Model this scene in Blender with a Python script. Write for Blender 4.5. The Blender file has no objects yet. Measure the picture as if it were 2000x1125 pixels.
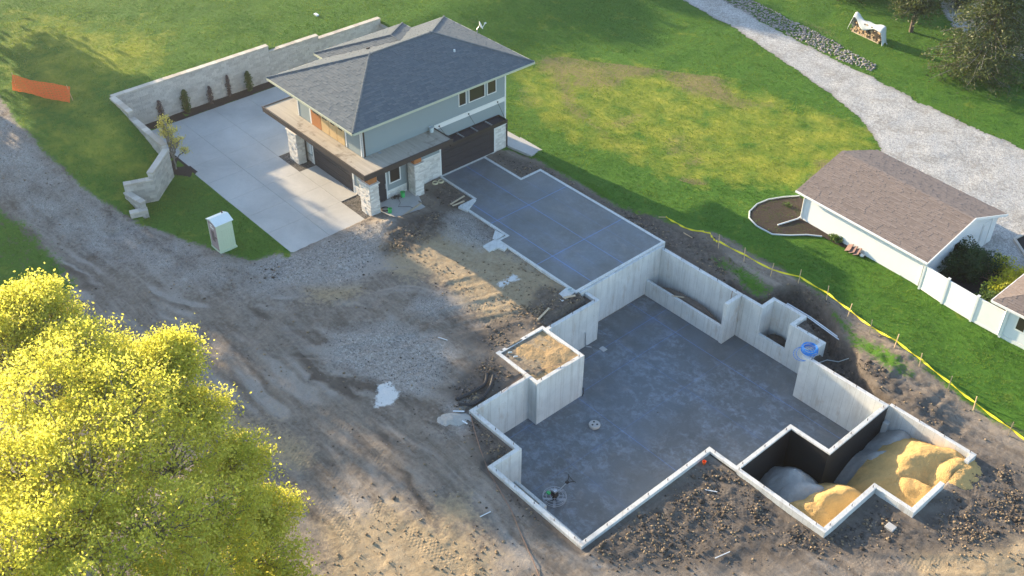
import bpy, math, random
import numpy as np
from mathutils import Matrix, Vector
random.seed(7); RNG = np.random.default_rng(11)
scene = bpy.context.scene
C = scene.collection
# ------------------------------------------------------------------ camera
CAM_H, FPX = 40.0, 2101.4
PITCH, ROLL, YAW = math.radians(37.85), math.radians(0.566), math.radians(137.95)
def _basis():
    cy, sy = math.cos(YAW), math.sin(YAW)
    fwd = np.array([cy*math.cos(PITCH), sy*math.cos(PITCH), -math.sin(PITCH)])
    right = np.array([sy, -cy, 0.0]); up = np.cross(right, fwd)
    r = right*math.cos(ROLL)+up*math.sin(ROLL); u = -right*math.sin(ROLL)+up*math.cos(ROLL)
    return r, u, fwd
BR, BU, BF = _basis()
cam = bpy.data.cameras.new('camera'); camo = bpy.data.objects.new('camera', cam); C.objects.link(camo)
cam.sensor_width = 36.0; cam.lens = FPX/2000*36.0; cam.clip_start = 0.5; cam.clip_end = 3000
camo.matrix_world = Matrix([[BR[0], BU[0], -BF[0], 0], [BR[1], BU[1], -BF[1], 0], [BR[2], BU[2], -BF[2], CAM_H], [0, 0, 0, 1]])
scene.camera = camo
# ------------------------------------------------------------------ light
SUN_AZ, SUN_EL = math.radians(8.3), math.radians(14.0)      # heading the light travels to (from +x), elevation
SDIR = Vector((math.cos(SUN_AZ)*math.cos(SUN_EL), math.sin(SUN_AZ)*math.cos(SUN_EL), -math.sin(SUN_EL)))
world = bpy.data.worlds.new('World'); scene.world = world; world.use_nodes = True
wn = world.node_tree; wn.nodes.clear()
sky = wn.nodes.new('ShaderNodeTexSky'); sky.sky_type = 'NISHITA'; sky.sun_disc = False
sky.sun_elevation = SUN_EL; sky.sun_rotation = math.atan2(-SDIR.x, -SDIR.y); sky.air_density = 1.0; sky.dust_density = 0.6; sky.ozone_density = 1.5
wb = wn.nodes.new('ShaderNodeBackground'); wb.inputs[1].default_value = 0.15
wo = wn.nodes.new('ShaderNodeOutputWorld'); wn.links.new(sky.outputs[0], wb.inputs[0]); wn.links.new(wb.outputs[0], wo.inputs[0])
sl = bpy.data.lights.new('sun', 'SUN'); sl.energy = 5.0; sl.angle = math.radians(0.55); sl.color = (1.0, 0.78, 0.50)
so = bpy.data.objects.new('sun', sl); C.objects.link(so); so.rotation_euler = SDIR.to_track_quat('-Z', 'Y').to_euler(); so.location = (-60, 30, 60)
scene.view_settings.view_transform = 'Standard'; scene.view_settings.look = 'None'
scene.view_settings.exposure = 1.6; scene.view_settings.gamma = 1.0
scene.render.engine = 'CYCLES'

# ------------------------------------------------------------------ helpers
def tag(o, label=None, cat=None, group=None, kind=None):
    if label: o['label'] = label
    if cat: o['category'] = cat
    if group: o['group'] = group
    if kind: o['kind'] = kind
    return o
LOCALS = []
def thing(name, label, cat, loc=(0, 0, 0), group=None, rz=0.0, local=False):
    o = bpy.data.objects.new(name, None); C.objects.link(o); o.location = loc; o.rotation_euler = (0, 0, rz)
    o.empty_display_size = 0.3
    if local: o['_l'] = 1; LOCALS.append(o)
    return tag(o, label, cat, group)
def mesh_np(name, V, F, mat=None, parent=None, smooth=False, attrs=None):
    V = np.asarray(V, np.float32); F = np.asarray(F, np.int32)
    me = bpy.data.meshes.new(name); me.vertices.add(len(V)); me.vertices.foreach_set('co', V.ravel())
    n = F.shape[1]; me.loops.add(F.size); me.loops.foreach_set('vertex_index', F.ravel())
    me.polygons.add(len(F)); me.polygons.foreach_set('loop_start', np.arange(0, F.size, n, dtype=np.int32))
    me.polygons.foreach_set('loop_total', np.full(len(F), n, np.int32))
    if smooth: me.polygons.foreach_set('use_smooth', np.ones(len(F), bool))
    for k, a in (attrs or {}).items():
        at = me.attributes.new(k, 'FLOAT', 'POINT'); at.data.foreach_set('value', np.asarray(a, np.float32))
    me.update(calc_edges=True); me.validate()
    if mat: me.materials.append(mat)
    o = bpy.data.objects.new(name, me); C.objects.link(o)
    if parent is not None: o.parent = parent
    return o
class MB:
    def __init__(s): s.v = []; s.f = []; s.t = []; s.tint = 0.5
    def add(s, vs, fs):
        b = len(s.v); s.v += [tuple(p) for p in vs]; s.t += [s.tint]*len(vs); s.f += [tuple(i+b for i in f) for f in fs]
    def hexa(s, p):      # 4 bottom, 4 top (both counter-clockwise)
        s.add(p, [(3, 2, 1, 0), (4, 5, 6, 7), (0, 1, 5, 4), (1, 2, 6, 5), (2, 3, 7, 6), (3, 0, 4, 7)])
    def box(s, x0, x1, y0, y1, z0, z1):
        s.hexa([(x0, y0, z0), (x1, y0, z0), (x1, y1, z0), (x0, y1, z0), (x0, y0, z1), (x1, y0, z1), (x1, y1, z1), (x0, y1, z1)]); return s
    def obox(s, c, ax, ay, az):    # centre and half axes
        c, ax, ay, az = map(Vector, (c, ax, ay, az))
        s.hexa([c-ax-ay-az, c+ax-ay-az, c+ax+ay-az, c-ax+ay-az, c-ax-ay+az, c+ax-ay+az, c+ax+ay+az, c-ax+ay+az]); return s
    def bar(s, a, b, w, h):        # beam from a to b, width w (sideways) and height h
        a, b = Vector(a), Vector(b); d = (b-a); L = d.length; d.normalize()
        up = Vector((0, 0, 1)) if abs(d.z) < .95 else Vector((1, 0, 0))
        sd = d.cross(up).normalized(); up = sd.cross(d)
        return s.obox((a+b)/2, d*(L/2), sd*(-w/2), up*(h/2))
    def prism(s, poly, z0, z1):
        n = len(poly); a = sum(poly[i][0]*poly[(i+1) % n][1]-poly[(i+1) % n][0]*poly[i][1] for i in range(n))
        if a < 0: poly = poly[::-1]
        s.add([(x, y, z0) for x, y in poly]+[(x, y, z1) for x, y in poly],
              [tuple(range(n))[::-1], tuple(range(n, 2*n))]+[(i, (i+1) % n, n+(i+1) % n, n+i) for i in range(n)]); return s
    def slab(s, pts, t):           # planar polygon in 3-D extruded along -normal by t
        P = [Vector(p) for p in pts]; n = Vector((0, 0, 0))
        for i in range(len(P)):
            a, b = P[i], P[(i+1) % len(P)]; n += Vector(((a.y-b.y)*(a.z+b.z), (a.z-b.z)*(a.x+b.x), (a.x-b.x)*(a.y+b.y)))
        n.normalize(); k = len(P); Q = [p-n*t for p in P]
        s.add(P+Q, [tuple(range(k)), tuple(range(2*k-1, k-1, -1))]+[(i, k+i, k+(i+1) % k, (i+1) % k) for i in range(k)]); return s
    def tube(s, pts, r, n=8, cap=True):
        pts = [Vector(p) for p in pts]; rs = r if isinstance(r, (list, tuple)) else [r]*len(pts); base = len(s.v); vs = []; ref = None
        for i, p in enumerate(pts):
            d = (pts[min(i+1, len(pts)-1)]-pts[max(i-1, 0)])
            d = d.normalized() if d.length > 1e-9 else Vector((0, 0, 1))
            if ref is None: ref = Vector((0, 0, 1)) if abs(d.z) < .9 else Vector((1, 0, 0))
            a = d.cross(ref).normalized(); b = a.cross(d).normalized(); ref = b
            for k in range(n):
                t = 2*math.pi*k/n; vs.append(p+(a*math.cos(t)+b*math.sin(t))*rs[i])
        fs = []
        for i in range(len(pts)-1):
            for k in range(n): fs.append((i*n+k, i*n+(k+1) % n, (i+1)*n+(k+1) % n, (i+1)*n+k))
        if cap: fs += [tuple(range(n-1, -1, -1)), tuple(range((len(pts)-1)*n, len(pts)*n))]
        s.add(vs, fs); return s
    def lathe(s, c, prof, n=20):
        c = Vector(c); vs = []; fs = []
        for r, z in prof:
            for k in range(n): t = 2*math.pi*k/n; vs.append(c+Vector((r*math.cos(t), r*math.sin(t), z)))
        for i in range(len(prof)-1):
            for k in range(n): fs.append((i*n+k, i*n+(k+1) % n, (i+1)*n+(k+1) % n, (i+1)*n+k))
        fs.append(tuple(range(n-1, -1, -1))); fs.append(tuple(range((len(prof)-1)*n, len(prof)*n)))
        s.add(vs, fs); return s
    def build(s, name, mat, parent=None, smooth=False, bevel=0.0):
        me = bpy.data.meshes.new(name)
        off = Vector((0, 0, 0))
        if parent is not None and not parent.get('_l') and not (parent.parent and parent.parent.get('_l')):
            off = parent.location.copy()
            if parent.parent is not None: off += parent.parent.location
        me.from_pydata([tuple(Vector(p)-off) for p in s.v], [], s.f)
        at = me.attributes.new('tint', 'FLOAT', 'POINT'); at.data.foreach_set('value', s.t)
        if smooth: me.polygons.foreach_set('use_smooth', [True]*len(me.polygons))
        me.update(); me.materials.append(mat)
        o = bpy.data.objects.new(name, me); C.objects.link(o)
        if parent is not None: o.parent = parent
        if bevel:
            m = o.modifiers.new('bevel', 'BEVEL'); m.width = bevel; m.segments = 2; m.limit_method = 'ANGLE'
        return o
def copy_tree(o, parent=None):
    c = o.copy(); C.objects.link(c); c.parent = parent
    for ch in list(o.children): copy_tree(ch, c)
    return c
# ------------------------------------------------------------------ noise, polygons
def _h(ix, iy, s):
    n = (ix.astype(np.int64)*374761393+iy.astype(np.int64)*668265263+s*1274126177) & 0x7fffffff
    n = ((n ^ (n >> 13))*1103515245) & 0x7fffffff
    n = ((n ^ (n >> 15))*12345677) & 0x7fffffff
    return ((n ^ (n >> 16)) & 0xffff)/65535.0
def vnoise(x, y, s=0):
    ix = np.floor(x); iy = np.floor(y); fx = x-ix; fy = y-iy
    u = fx*fx*(3-2*fx); v = fy*fy*(3-2*fy)
    a = _h(ix, iy, s); b = _h(ix+1, iy, s); c = _h(ix, iy+1, s); d = _h(ix+1, iy+1, s)
    return (a*(1-u)+b*u)*(1-v)+(c*(1-u)+d*u)*v
def fbm(x, y, f=1.0, o=4, s=0):
    t = 0; a = .5; n = 0
    for i in range(o): t = t+a*vnoise(x*f+17.3*i, y*f-9.1*i, s+i); n += a; a *= .5; f *= 2.03
    return t/n-.5
def sst(t): t = np.clip(t, 0, 1); return t*t*(3-2*t)
def sdpoly(x, y, poly):
    d = np.full(x.shape, 1e9); ins = np.zeros(x.shape, bool); n = len(poly)
    for i in range(n):
        ax, ay = poly[i]; bx, by = poly[(i+1) % n]; ex, ey = bx-ax, by-ay
        t = np.clip(((x-ax)*ex+(y-ay)*ey)/(ex*ex+ey*ey+1e-12), 0, 1)
        d = np.minimum(d, (x-ax-ex*t)**2+(y-ay-ey*t)**2)
        if ey != 0:
            cr = ((ay > y) != (by > y)) & (x < ex*(y-ay)/ey+ax); ins ^= cr
    return np.where(ins, 1, -1)*np.sqrt(d)
def sdline(x, y, pts):      # distance and arc length to a polyline
    d = np.full(x.shape, 1e9); L = np.zeros(x.shape); acc = 0.0
    for (ax, ay), (bx, by) in zip(pts[:-1], pts[1:]):
        ex, ey = bx-ax, by-ay; l = math.hypot(ex, ey)
        t = np.clip(((x-ax)*ex+(y-ay)*ey)/(l*l+1e-12), 0, 1)
        q = np.hypot(x-ax-ex*t, y-ay-ey*t); m = q < d; d = np.where(m, q, d); L = np.where(m, acc+t*l, L); acc += l
    return d, L
# ------------------------------------------------------------------ terrain
COURT = [(-71.3, 25.1), (-63.3, 25.1), (-61.6, 23.0), (-61.6, 21.2), (-59.5, 21.2), (-59.5, 18.5), (-40, 18.5), (-40, 62), (-71.3, 62)]
PIT = [(-35.2, 44.75), (-27.2, 44.75), (-27.2, 45.85), (-25.03, 45.85), (-25.03, 44.75), (-22.85, 44.75), (-22.85, 43.05), (-12.62, 43.2), (-12.62, 37.6),
       (-14.72, 37.6), (-14.72, 33.35), (-21.75, 33.35), (-21.75, 24.15), (-28.22, 24.15), (-28.22, 26.0), (-31.9, 26.0), (-31.9, 30.05), (-31.2, 30.05),
       (-31.2, 33.52), (-34.2, 33.52), (-34.2, 37.75), (-35.2, 37.75)]
def T(x, y):
    x = np.asarray(x, float); y = np.asarray(y, float)
    hill = (2.75-.8*sst((y-36.5)/6))*sst((-57.5-x)/13.8)+0.03*np.maximum(0, -71.5-x)
    court = sdpoly(x, y, COURT) > 0
    z = np.where(court, hill*((1-sst((x+69.2)/4))*(y > 48.9)+sst((x+69.2)/4)*sst((y-46)/4)), hill)
    # excavated site sits a little lower than the lawn
    d = sst((x+46)/14)*sst((47.2-y)/1.5)*sst((y-8)/6)
    z = z-(0.28+0.30*sst((x+24)/8))*d
    return z
def ray(px, py): return (px-1000)*BR-(py-562.5)*BU+FPX*BF
def gz(px, py, z):
    d = ray(px, py); t = (z-CAM_H)/d[2]; return (d[0]*t, d[1]*t)
def gp(px, py):
    z = 0.0
    for i in range(14):
        x, y = gz(px, py, z); z = .5*z+.5*float(T(x, y))
    return gz(px, py, z)
def g3(px, py, up=0.0):
    x, y = gp(px, py); return (x, y, float(T(x, y))+up)
def gpoly(*pts): return [gp(*p) for p in pts]
# ------------------------------------------------------------------ materials
def nt_new(name):
    m = bpy.data.materials.new(name); m.use_nodes = True; n = m.node_tree; n.nodes.clear(); return m, n
class NB:
    def __init__(s, name):
        s.m, s.n = nt_new(name); s.out = s.n.nodes.new('ShaderNodeOutputMaterial')
        s.tc = s.n.nodes.new('ShaderNodeTexCoord')
        s.co = s.tc.outputs['Object']
    def node(s, t, **kw):
        d = s.n.nodes.new(t)
        for k, v in kw.items(): setattr(d, k, v)
        return d
    def L(s, a, b): s.n.links.new(a, b)
    def put(s, sock, v):
        if isinstance(v, bpy.types.NodeSocket): s.L(v, sock)
        else: sock.default_value = (tuple(v)+(1,))[:4] if isinstance(v, (tuple, list)) and sock.type == 'RGBA' else v
    def math(s, op, a, b=0.0, clamp=False):
        d = s.node('ShaderNodeMath', operation=op, use_clamp=clamp); s.put(d.inputs[0], a); s.put(d.inputs[1], b); return d.outputs[0]
    def noise(s, sc, det=4, rough=.55, dist=0.0, co=None):
        d = s.node('ShaderNodeTexNoise'); d.inputs['Scale'].default_value = sc; d.inputs['Detail'].default_value = det
        d.inputs['Roughness'].default_value = rough; d.inputs['Distortion'].default_value = dist; s.L(co or s.co, d.inputs['Vector']); return d.outputs['Fac']
    def vor(s, sc, feature='F1', out='Distance', co=None):
        d = s.node('ShaderNodeTexVoronoi', feature=feature); d.inputs['Scale'].default_value = sc; s.L(co or s.co, d.inputs['Vector']); return d.outputs[out]
    def attr(s, nm):
        d = s.node('ShaderNodeAttribute', attribute_name=nm); return d.outputs['Fac']
    def mix(s, f, a, b):
        d = s.node('ShaderNodeMix', data_type='RGBA'); s.put(d.inputs[0], f); s.put(d.inputs[6], a); s.put(d.inputs[7], b); return d.outputs[2]
    def ramp(s, f, lo, hi): return s.math('MULTIPLY', s.math('SUBTRACT', f, lo), 1.0/(hi-lo), True)
    def mapco(s, scale):
        d = s.node('ShaderNodeMapping'); d.inputs['Scale'].default_value = scale; s.L(s.co, d.inputs['Vector']); return d.outputs[0]
    def sep(s):
        d = s.node('ShaderNodeSeparateXYZ'); s.L(s.co, d.inputs[0]); return d.outputs
    def bump(s, h, dist, strength=1.0, prev=None):
        d = s.node('ShaderNodeBump'); d.inputs['Distance'].default_value = dist; d.inputs['Strength'].default_value = strength; s.L(h, d.inputs['Height'])
        if prev is not None: s.L(prev, d.inputs['Normal'])
        return d.outputs[0]
    def finish(s, col, rough=.8, normal=None, spec=.3, metal=0.0):
        p = s.node('ShaderNodeBsdfPrincipled'); s.put(p.inputs['Base Color'], col); s.put(p.inputs['Roughness'], rough)
        p.inputs['Specular IOR Level'].default_value = spec; p.inputs['Metallic'].default_value = metal
        if normal is not None: s.L(normal, p.inputs['Normal'])
        s.L(p.outputs[0], s.out.inputs[0]); return s.m
def simple(name, col, rough=.7, var=.18, sc=3.0, bump=0.0, bsc=30.0, spec=.3, metal=0.0, tint=0.0):
    b = NB(name); n = b.noise(sc, 5, .6); n2 = b.noise(sc*9, 3)
    lo = tuple(c*(1-var) for c in col); hi = tuple(min(1, c*(1+var)) for c in col)
    c = b.mix(b.math('ADD', b.math('MULTIPLY', n, .7), b.math('MULTIPLY', n2, .3)), lo, hi)
    if tint:
        t = b.attr('tint'); c = b.mix(b.math('MULTIPLY', b.math('SUBTRACT', 1.0, t), tint, True), c, tuple(x*.25 for x in col))
    nm = b.bump(b.noise(bsc, 4), bump) if bump else None
    return b.finish(c, rough, nm, spec, metal)
M = {}
# --- ground: grass / bare soil / gravel laid out by signed distances stored on the mesh
def mat_ground():
    b = NB('ground'); n1 = b.noise(.55, 6, .62, .3); n2 = b.noise(4.0, 6, .68); n3 = b.noise(22.0, 4, .7); n0 = b.noise(.16, 4)
    def mask(at, amp, w, bias=0.0):
        e = b.math('ADD', b.math('MULTIPLY', b.math('SUBTRACT', n1, .5), amp), b.math('MULTIPLY', b.math('SUBTRACT', n2, .5), amp*.9))
        v = b.math('ADD', b.attr(at), b.math('ADD', e, bias)); return b.math('ADD', b.math('DIVIDE', v, w), .5, True)
    speck = b.ramp(n3, .35, .68)
    soil = b.mix(b.ramp(n2, .3, .7), (.115, .094, .077), (.275, .235, .195))
    soil = b.mix(b.math('MULTIPLY', b.ramp(n1, .4, .7), .55), soil, (.31, .265, .215))
    sm = b.node('ShaderNodeMapping'); sm.inputs['Rotation'].default_value = (0, 0, -.25); sm.inputs['Scale'].default_value = (.22, 1.7, 1); b.L(b.co, sm.inputs['Vector']); ns = b.noise(1.0, 6, .65, .6, sm.outputs[0])
    soil = b.mix(b.math('MULTIPLY', b.ramp(ns, .52, .68), .6), soil, (.34, .30, .26)); soil = b.mix(b.math('MULTIPLY', b.ramp(ns, .46, .34), .55), soil, (.105, .085, .07))
    sme = b.attr('smear'); soil = b.mix(b.math('MULTIPLY', b.ramp(sme, .05, .8), .75), soil, b.mix(n2, (.30, .27, .24), (.44, .40, .355))); soil = b.mix(b.math('MULTIPLY', b.ramp(sme, -.05, -.8), .75), soil, (.088, .072, .06))
    soil = b.mix(b.math('MULTIPLY', b.ramp(n3, .52, .72), .55), soil, (.095, .08, .068))
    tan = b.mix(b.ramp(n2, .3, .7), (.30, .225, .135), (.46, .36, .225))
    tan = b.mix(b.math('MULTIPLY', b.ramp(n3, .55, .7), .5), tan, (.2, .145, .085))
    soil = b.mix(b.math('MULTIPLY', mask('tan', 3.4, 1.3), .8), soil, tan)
    dark = b.mix(b.ramp(n2, .35, .75), (.062, .053, .047), (.185, .16, .138))
    dark = b.mix(b.math('MULTIPLY', b.ramp(n3, .5, .75), .5), dark, (.15, .125, .105))
    soil = b.mix(b.math('MULTIPLY', mask('dark', 2.4, .7), .88), soil, dark)
    vc = b.node('ShaderNodeTexVoronoi'); vc.inputs['Scale'].default_value = 17.0; b.L(b.co, vc.inputs['Vector'])
    sepc = b.node('ShaderNodeSeparateColor'); b.L(vc.outputs['Color'], sepc.inputs[0])
    grav = b.mix(sepc.outputs[0], (.26, .245, .225), (.56, .535, .50)); grav = b.mix(b.math('MULTIPLY', b.ramp(n2, .4, .68), .75), grav, (.235, .205, .175))
    soil = b.mix(b.math('MULTIPLY', mask('gravel', 3.0, 1.2), .75), soil, grav)
    soil = b.mix(mask('white', 1.0, .2), soil, b.mix(n3, (.5, .5, .49), (.82, .82, .80)))
    # turf
    g = b.mix(b.ramp(n2, .3, .7), (.030, .098, .012), (.072, .175, .020))
    g = b.mix(b.math('MULTIPLY', b.ramp(n3, .4, .7), .55), g, (.12, .235, .028))
    dry_sunlit = b.math('ADD', b.attr('dry_sunlit'), b.math('MULTIPLY', b.math('SUBTRACT', n1, .5), 3.6))
    g = b.mix(b.math('MULTIPLY', b.ramp(dry_sunlit, -.15, 1.1), .8), g, b.mix(n2, (.25, .28, .024), (.46, .41, .07)))  # yellow for dry turf, also brightening the sunlit lawn in its colour
    bare = b.math('ADD', b.attr('bare'), b.math('ADD', b.math('MULTIPLY', b.math('SUBTRACT', n2, .5), 2.0), b.math('MULTIPLY', b.math('SUBTRACT', n0, .5), 1.0)))
    g = b.mix(b.math('MULTIPLY', b.ramp(bare, .05, .7), .8), g, b.mix(n3, (.15, .105, .06), (.27, .21, .12)))
    gm = mask('grass', 1.1, .25); col = b.mix(gm, soil, g)
    tl = b.attr('trackl'); td = b.attr('trackd'); lug = b.math('MULTIPLY', b.math('MULTIPLY', b.math('SINE', b.math('MULTIPLY', tl, 30.0)), b.math('SINE', b.math('ADD', b.math('MULTIPLY', td, 9.0), b.math('MULTIPLY', n2, 4.0)))), b.math('MULTIPLY', b.ramp(td, 1.0, .75), b.ramp(n1, .45, .62)))
    nb = b.bump(sme, .06, .5); nb = b.bump(lug, .04, .5, nb); nb = b.bump(n2, .10, .55, nb); nb = b.bump(n3, .035, .9, nb); nb = b.bump(b.noise(60, 3), .02, .6, nb)
    return b.finish(col, .93, nb, .15)
M['ground'] = mat_ground()
def mat_gravel(name, lo, hi, dirt, dirtamt):
    b = NB(name); v = b.node('ShaderNodeTexVoronoi'); v.inputs['Scale'].default_value = 15.0; b.L(b.co, v.inputs['Vector'])
    s = b.node('ShaderNodeSeparateColor'); b.L(v.outputs['Color'], s.inputs[0])
    n1 = b.noise(.5, 5); n2 = b.noise(3.5, 6, .7); n3 = b.noise(12, 4)
    c = b.mix(s.outputs[0], lo, hi); c = b.mix(b.math('MULTIPLY', b.ramp(b.math('ADD', b.math('MULTIPLY', n1, .5), b.math('MULTIPLY', n2, .5)), .48, .62), dirtamt), c, dirt)
    c = b.mix(b.math('MULTIPLY', b.ramp(n3, .56, .7), .45), c, tuple(x*.5 for x in dirt))
    e = b.attr('edge'); c = b.mix(b.math('MULTIPLY', b.ramp(b.math('ADD', e, b.math('MULTIPLY', n2, .7)), .75, .25), .8), c, dirt)
    return b.finish(c, .9, b.bump(v.outputs['Distance'], .03, .8, b.bump(n2, .06, .6)), .2)
M['road_gravel'] = mat_gravel('road_gravel', (.27, .27, .265), (.58, .575, .555), (.23, .215, .19), .7)
M['rock_bed'] = mat_gravel('rock_bed', (.03, .03, .03), (.2, .19, .18), (.09, .08, .075), .5)
M['mulch'] = simple('mulch', (.028, .024, .026), .95, .6, 8, .05, 25)
M['mulch_brown'] = simple('mulch_brown', (.045, .033, .027), .95, .6, 7, .05, 25)
def mat_concrete(name, lo, hi, stain, samt, form=False, mud=False, rough=.75, scale=.6):
    b = NB(name); n1 = b.noise(scale, 7, .65, .4); n2 = b.noise(5, 6, .7); n3 = b.noise(40, 3)
    c = b.mix(b.ramp(n1, .3, .7), lo, hi); c = b.mix(b.math('MULTIPLY', b.ramp(n2, .55, .8), samt), c, stain)
    c = b.mix(b.math('MULTIPLY', b.ramp(n3, .58, .75), .18), c, tuple(x*.5 for x in lo))
    o = b.sep()
    if form:
        f = b.math('FRACT', b.math('MULTIPLY', b.math('ADD', o[0], o[1]), 1/.61)); ln = b.math('LESS_THAN', f, .03)
        c = b.mix(b.math('MULTIPLY', ln, b.math('MULTIPLY', n2, 1.0), True), c, tuple(x*.42 for x in lo))
        vs = b.noise(1.0, 6, .7, 0, b.mapco((3.2, 3.2, .25)))
        c = b.mix(b.math('MULTIPLY', b.ramp(vs, .50, .7), .55), c, stain)
    if mud:
        h = b.math('ADD', b.math('MULTIPLY', b.math('ADD', o[2], 2.75), -1.3), b.math('MULTIPLY', b.math('SUBTRACT', n1, .5), 2.6))
        c = b.mix(b.math('MULTIPLY', b.ramp(h, -.3, .9), .7), c, (.44, .34, .25))
        c = b.mix(b.math('MULTIPLY', b.ramp(b.noise(1.4, 5, .7, 0, b.mapco((1.0, 1.0, .35))), .58, .72), .5), c, (.40, .31, .23))
    return b.finish(c, rough, b.bump(n3, .006, .5, b.bump(n2, .02, .4)), .3)
M['form_concrete'] = mat_concrete('form_concrete', (.52, .53, .52), (.68, .685, .665), (.36, .34, .31), .4, True, True)
M['drive_concrete'] = mat_concrete('drive_concrete', (.40, .395, .375), (.54, .53, .50), (.30, .275, .235), .45, scale=.3)
M['walk_concrete'] = mat_concrete('walk_concrete', (.40, .395, .385), (.52, .51, .49), (.3, .28, .25), .35)
def mat_floor(name, base, hi, blue, joints, white):
    b = NB(name); n1 = b.noise(.35, 6, .65, .8); n2 = b.noise(1.1, 8, .72, .25); n3 = b.noise(14, 5, .7); o = b.sep()
    c = b.mix(b.ramp(n1, .3, .7), base, hi); c = b.mix(b.math('MULTIPLY', b.ramp(n3, .5, .75), .35), c, tuple(x*.6 for x in base))
    c = b.mix(b.math('MULTIPLY', b.ramp(b.noise(.22, 4, .6), .42, .62), .4), c, tuple(x*y for x, y in zip(hi, (.80, 1.0, 1.22))))
    wz = b.math('MULTIPLY', b.ramp(b.noise(.17, 3, .5), .40, .55), b.ramp(b.math('ADD', b.math('MULTIPLY', n2, .45), b.math('MULTIPLY', b.noise(2.6, 8, .75, .6), .55)), .48, .68)); c = b.mix(b.math('MULTIPLY', wz, white), c, (.40, .47, .56))
    c = b.mix(b.math('MULTIPLY', b.ramp(b.noise(.8, 5, .7, .5), .56, .8), .4), c, (.30, .27, .25))
    for ax, val, wdt, am in joints:
        d = b.math('ABSOLUTE', b.math('SUBTRACT', o[ax], val)); ln = b.math('LESS_THAN', d, wdt)
        gl = b.math('MULTIPLY', b.ramp(d, .55, .0), b.math('MULTIPLY', b.ramp(n1, .45, .72), am*.45))
        c = b.mix(gl, c, blue); c = b.mix(b.math('MULTIPLY', ln, am), c, tuple(min(1, x*1.5) for x in blue))
    return b.finish(c, b.math('ADD', .42, b.math('MULTIPLY', n2, .35)), b.bump(n3, .004, .5), .45)
BL = (.09, .20, .45)
M['garage_slab'] = mat_floor('garage_slab', (.105, .112, .112), (.175, .185, .19), BL, [(1, 41.4, .02, .5), (0, -44.3, .02, .58), (0, -39.0, .02, .56), (1, 38.6, .02, .6), (1, 43.3, .012, .2), (1, 40.0, .01, .15)], .15)
M['basement_floor'] = mat_floor('basement_floor', (.098, .102, .102), (.150, .160, .165), BL, [(1, 42.0, .016, .45), (1, 38.6, .012, .25), (1, 33.3, .014, .4), (0, -31.3, .014, .35), (0, -27.6, .012, .22), (0, -33.2, .014, .4), (1, 29.4, .01, .2)], .5)
def mat_stone(name, lo, hi, dk):
    b = NB(name); oi = b.node('ShaderNodeObjectInfo'); n = b.noise(9, 5, .7); t = b.attr('tint')
    r = b.math('ADD', b.math('MULTIPLY', t, .55), b.math('ADD', b.math('MULTIPLY', n, .3), b.math('MULTIPLY', oi.outputs['Random'], .25)))
    c = b.mix(b.ramp(r, .2, .85), lo, hi); c = b.mix(b.math('MULTIPLY', b.ramp(b.noise(30, 3), .55, .75), .5), c, dk)
    return b.finish(c, .9, b.bump(b.noise(14, 5, .7), .05, .8), .2)
M['block'] = mat_stone('block', (.42, .39, .36), (.60, .565, .52), (.28, .25, .23))
M['cap'] = mat_stone('cap', (.46, .41, .35), (.66, .60, .52), (.36, .31, .26))
M['ledge_stone'] = mat_stone('ledge_stone', (.52, .49, .45), (.80, .77, .72), (.38, .34, .30))
M['river_rock'] = mat_stone('river_rock', (.10, .092, .088), (.42, .39, .375), (.12, .11, .10))
M['clod'] = mat_stone('clod', (.042, .035, .031), (.135, .112, .094), (.03, .026, .023))
M['clod_tan'] = mat_stone('clod_tan', (.16, .12, .08), (.38, .29, .19), (.10, .08, .055))
def mat_shingle(name, lo, hi, dk):
    b = NB(name); oi = b.node('ShaderNodeObjectInfo'); t = b.attr('tint')
    r = b.math('ADD', b.math('MULTIPLY', t, .8), b.math('MULTIPLY', oi.outputs['Random'], .12))
    c = b.mix(b.math('MULTIPLY', r, 1.0, True), lo, hi); c = b.mix(b.math('MULTIPLY', b.ramp(b.noise(.45, 5), .5, .75), .25), c, dk)
    return b.finish(c, .92, b.bump(b.noise(60, 3), .008, .7), .15)
M['shingle'] = mat_shingle('shingle', (.098, .122, .142), (.150, .172, .188), (.135, .142, .145))
M['shingle_brown'] = mat_shingle('shingle_brown', (.175, .145, .132), (.25, .208, .188), (.14, .115, .105))
M['siding_blue'] = simple('siding_blue', (.245, .295, .305), .65, .06, 2, .004, 40)
M['siding_white'] = simple('siding_white', (.72, .75, .76), .55, .05, 1.5)
M['trim_white'] = simple('trim_white', (.74, .73, .70), .5, .05)
M['vinyl'] = simple('vinyl', (.80, .81, .80), .35, .03)
M['gutter'] = simple('gutter', (.50, .51, .38), .45, .08)
M['dark_metal'] = simple('dark_metal', (.035, .03, .028), .5, .15)
M['bronze'] = simple('bronze', (.05, .042, .04), .55, .2, 2)
M['awning_metal'] = simple('awning_metal', (.028, .03, .05), .35, .2, 2, metal=.3)
M['door_dark'] = simple('door_dark', (.032, .033, .042), .5, .25, 3, .004, 40)
M['cedar_wood'] = simple('cedar_wood', (.42, .17, .06), .6, .25, 6)
M['pine_wood'] = simple('pine_wood', (.58, .40, .20), .6, .25, 5)
M['lumber'] = simple('lumber', (.52, .42, .30), .75, .25, 6)
M['stake_wood'] = simple('stake_wood', (.58, .42, .25), .8, .2, 6)
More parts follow.
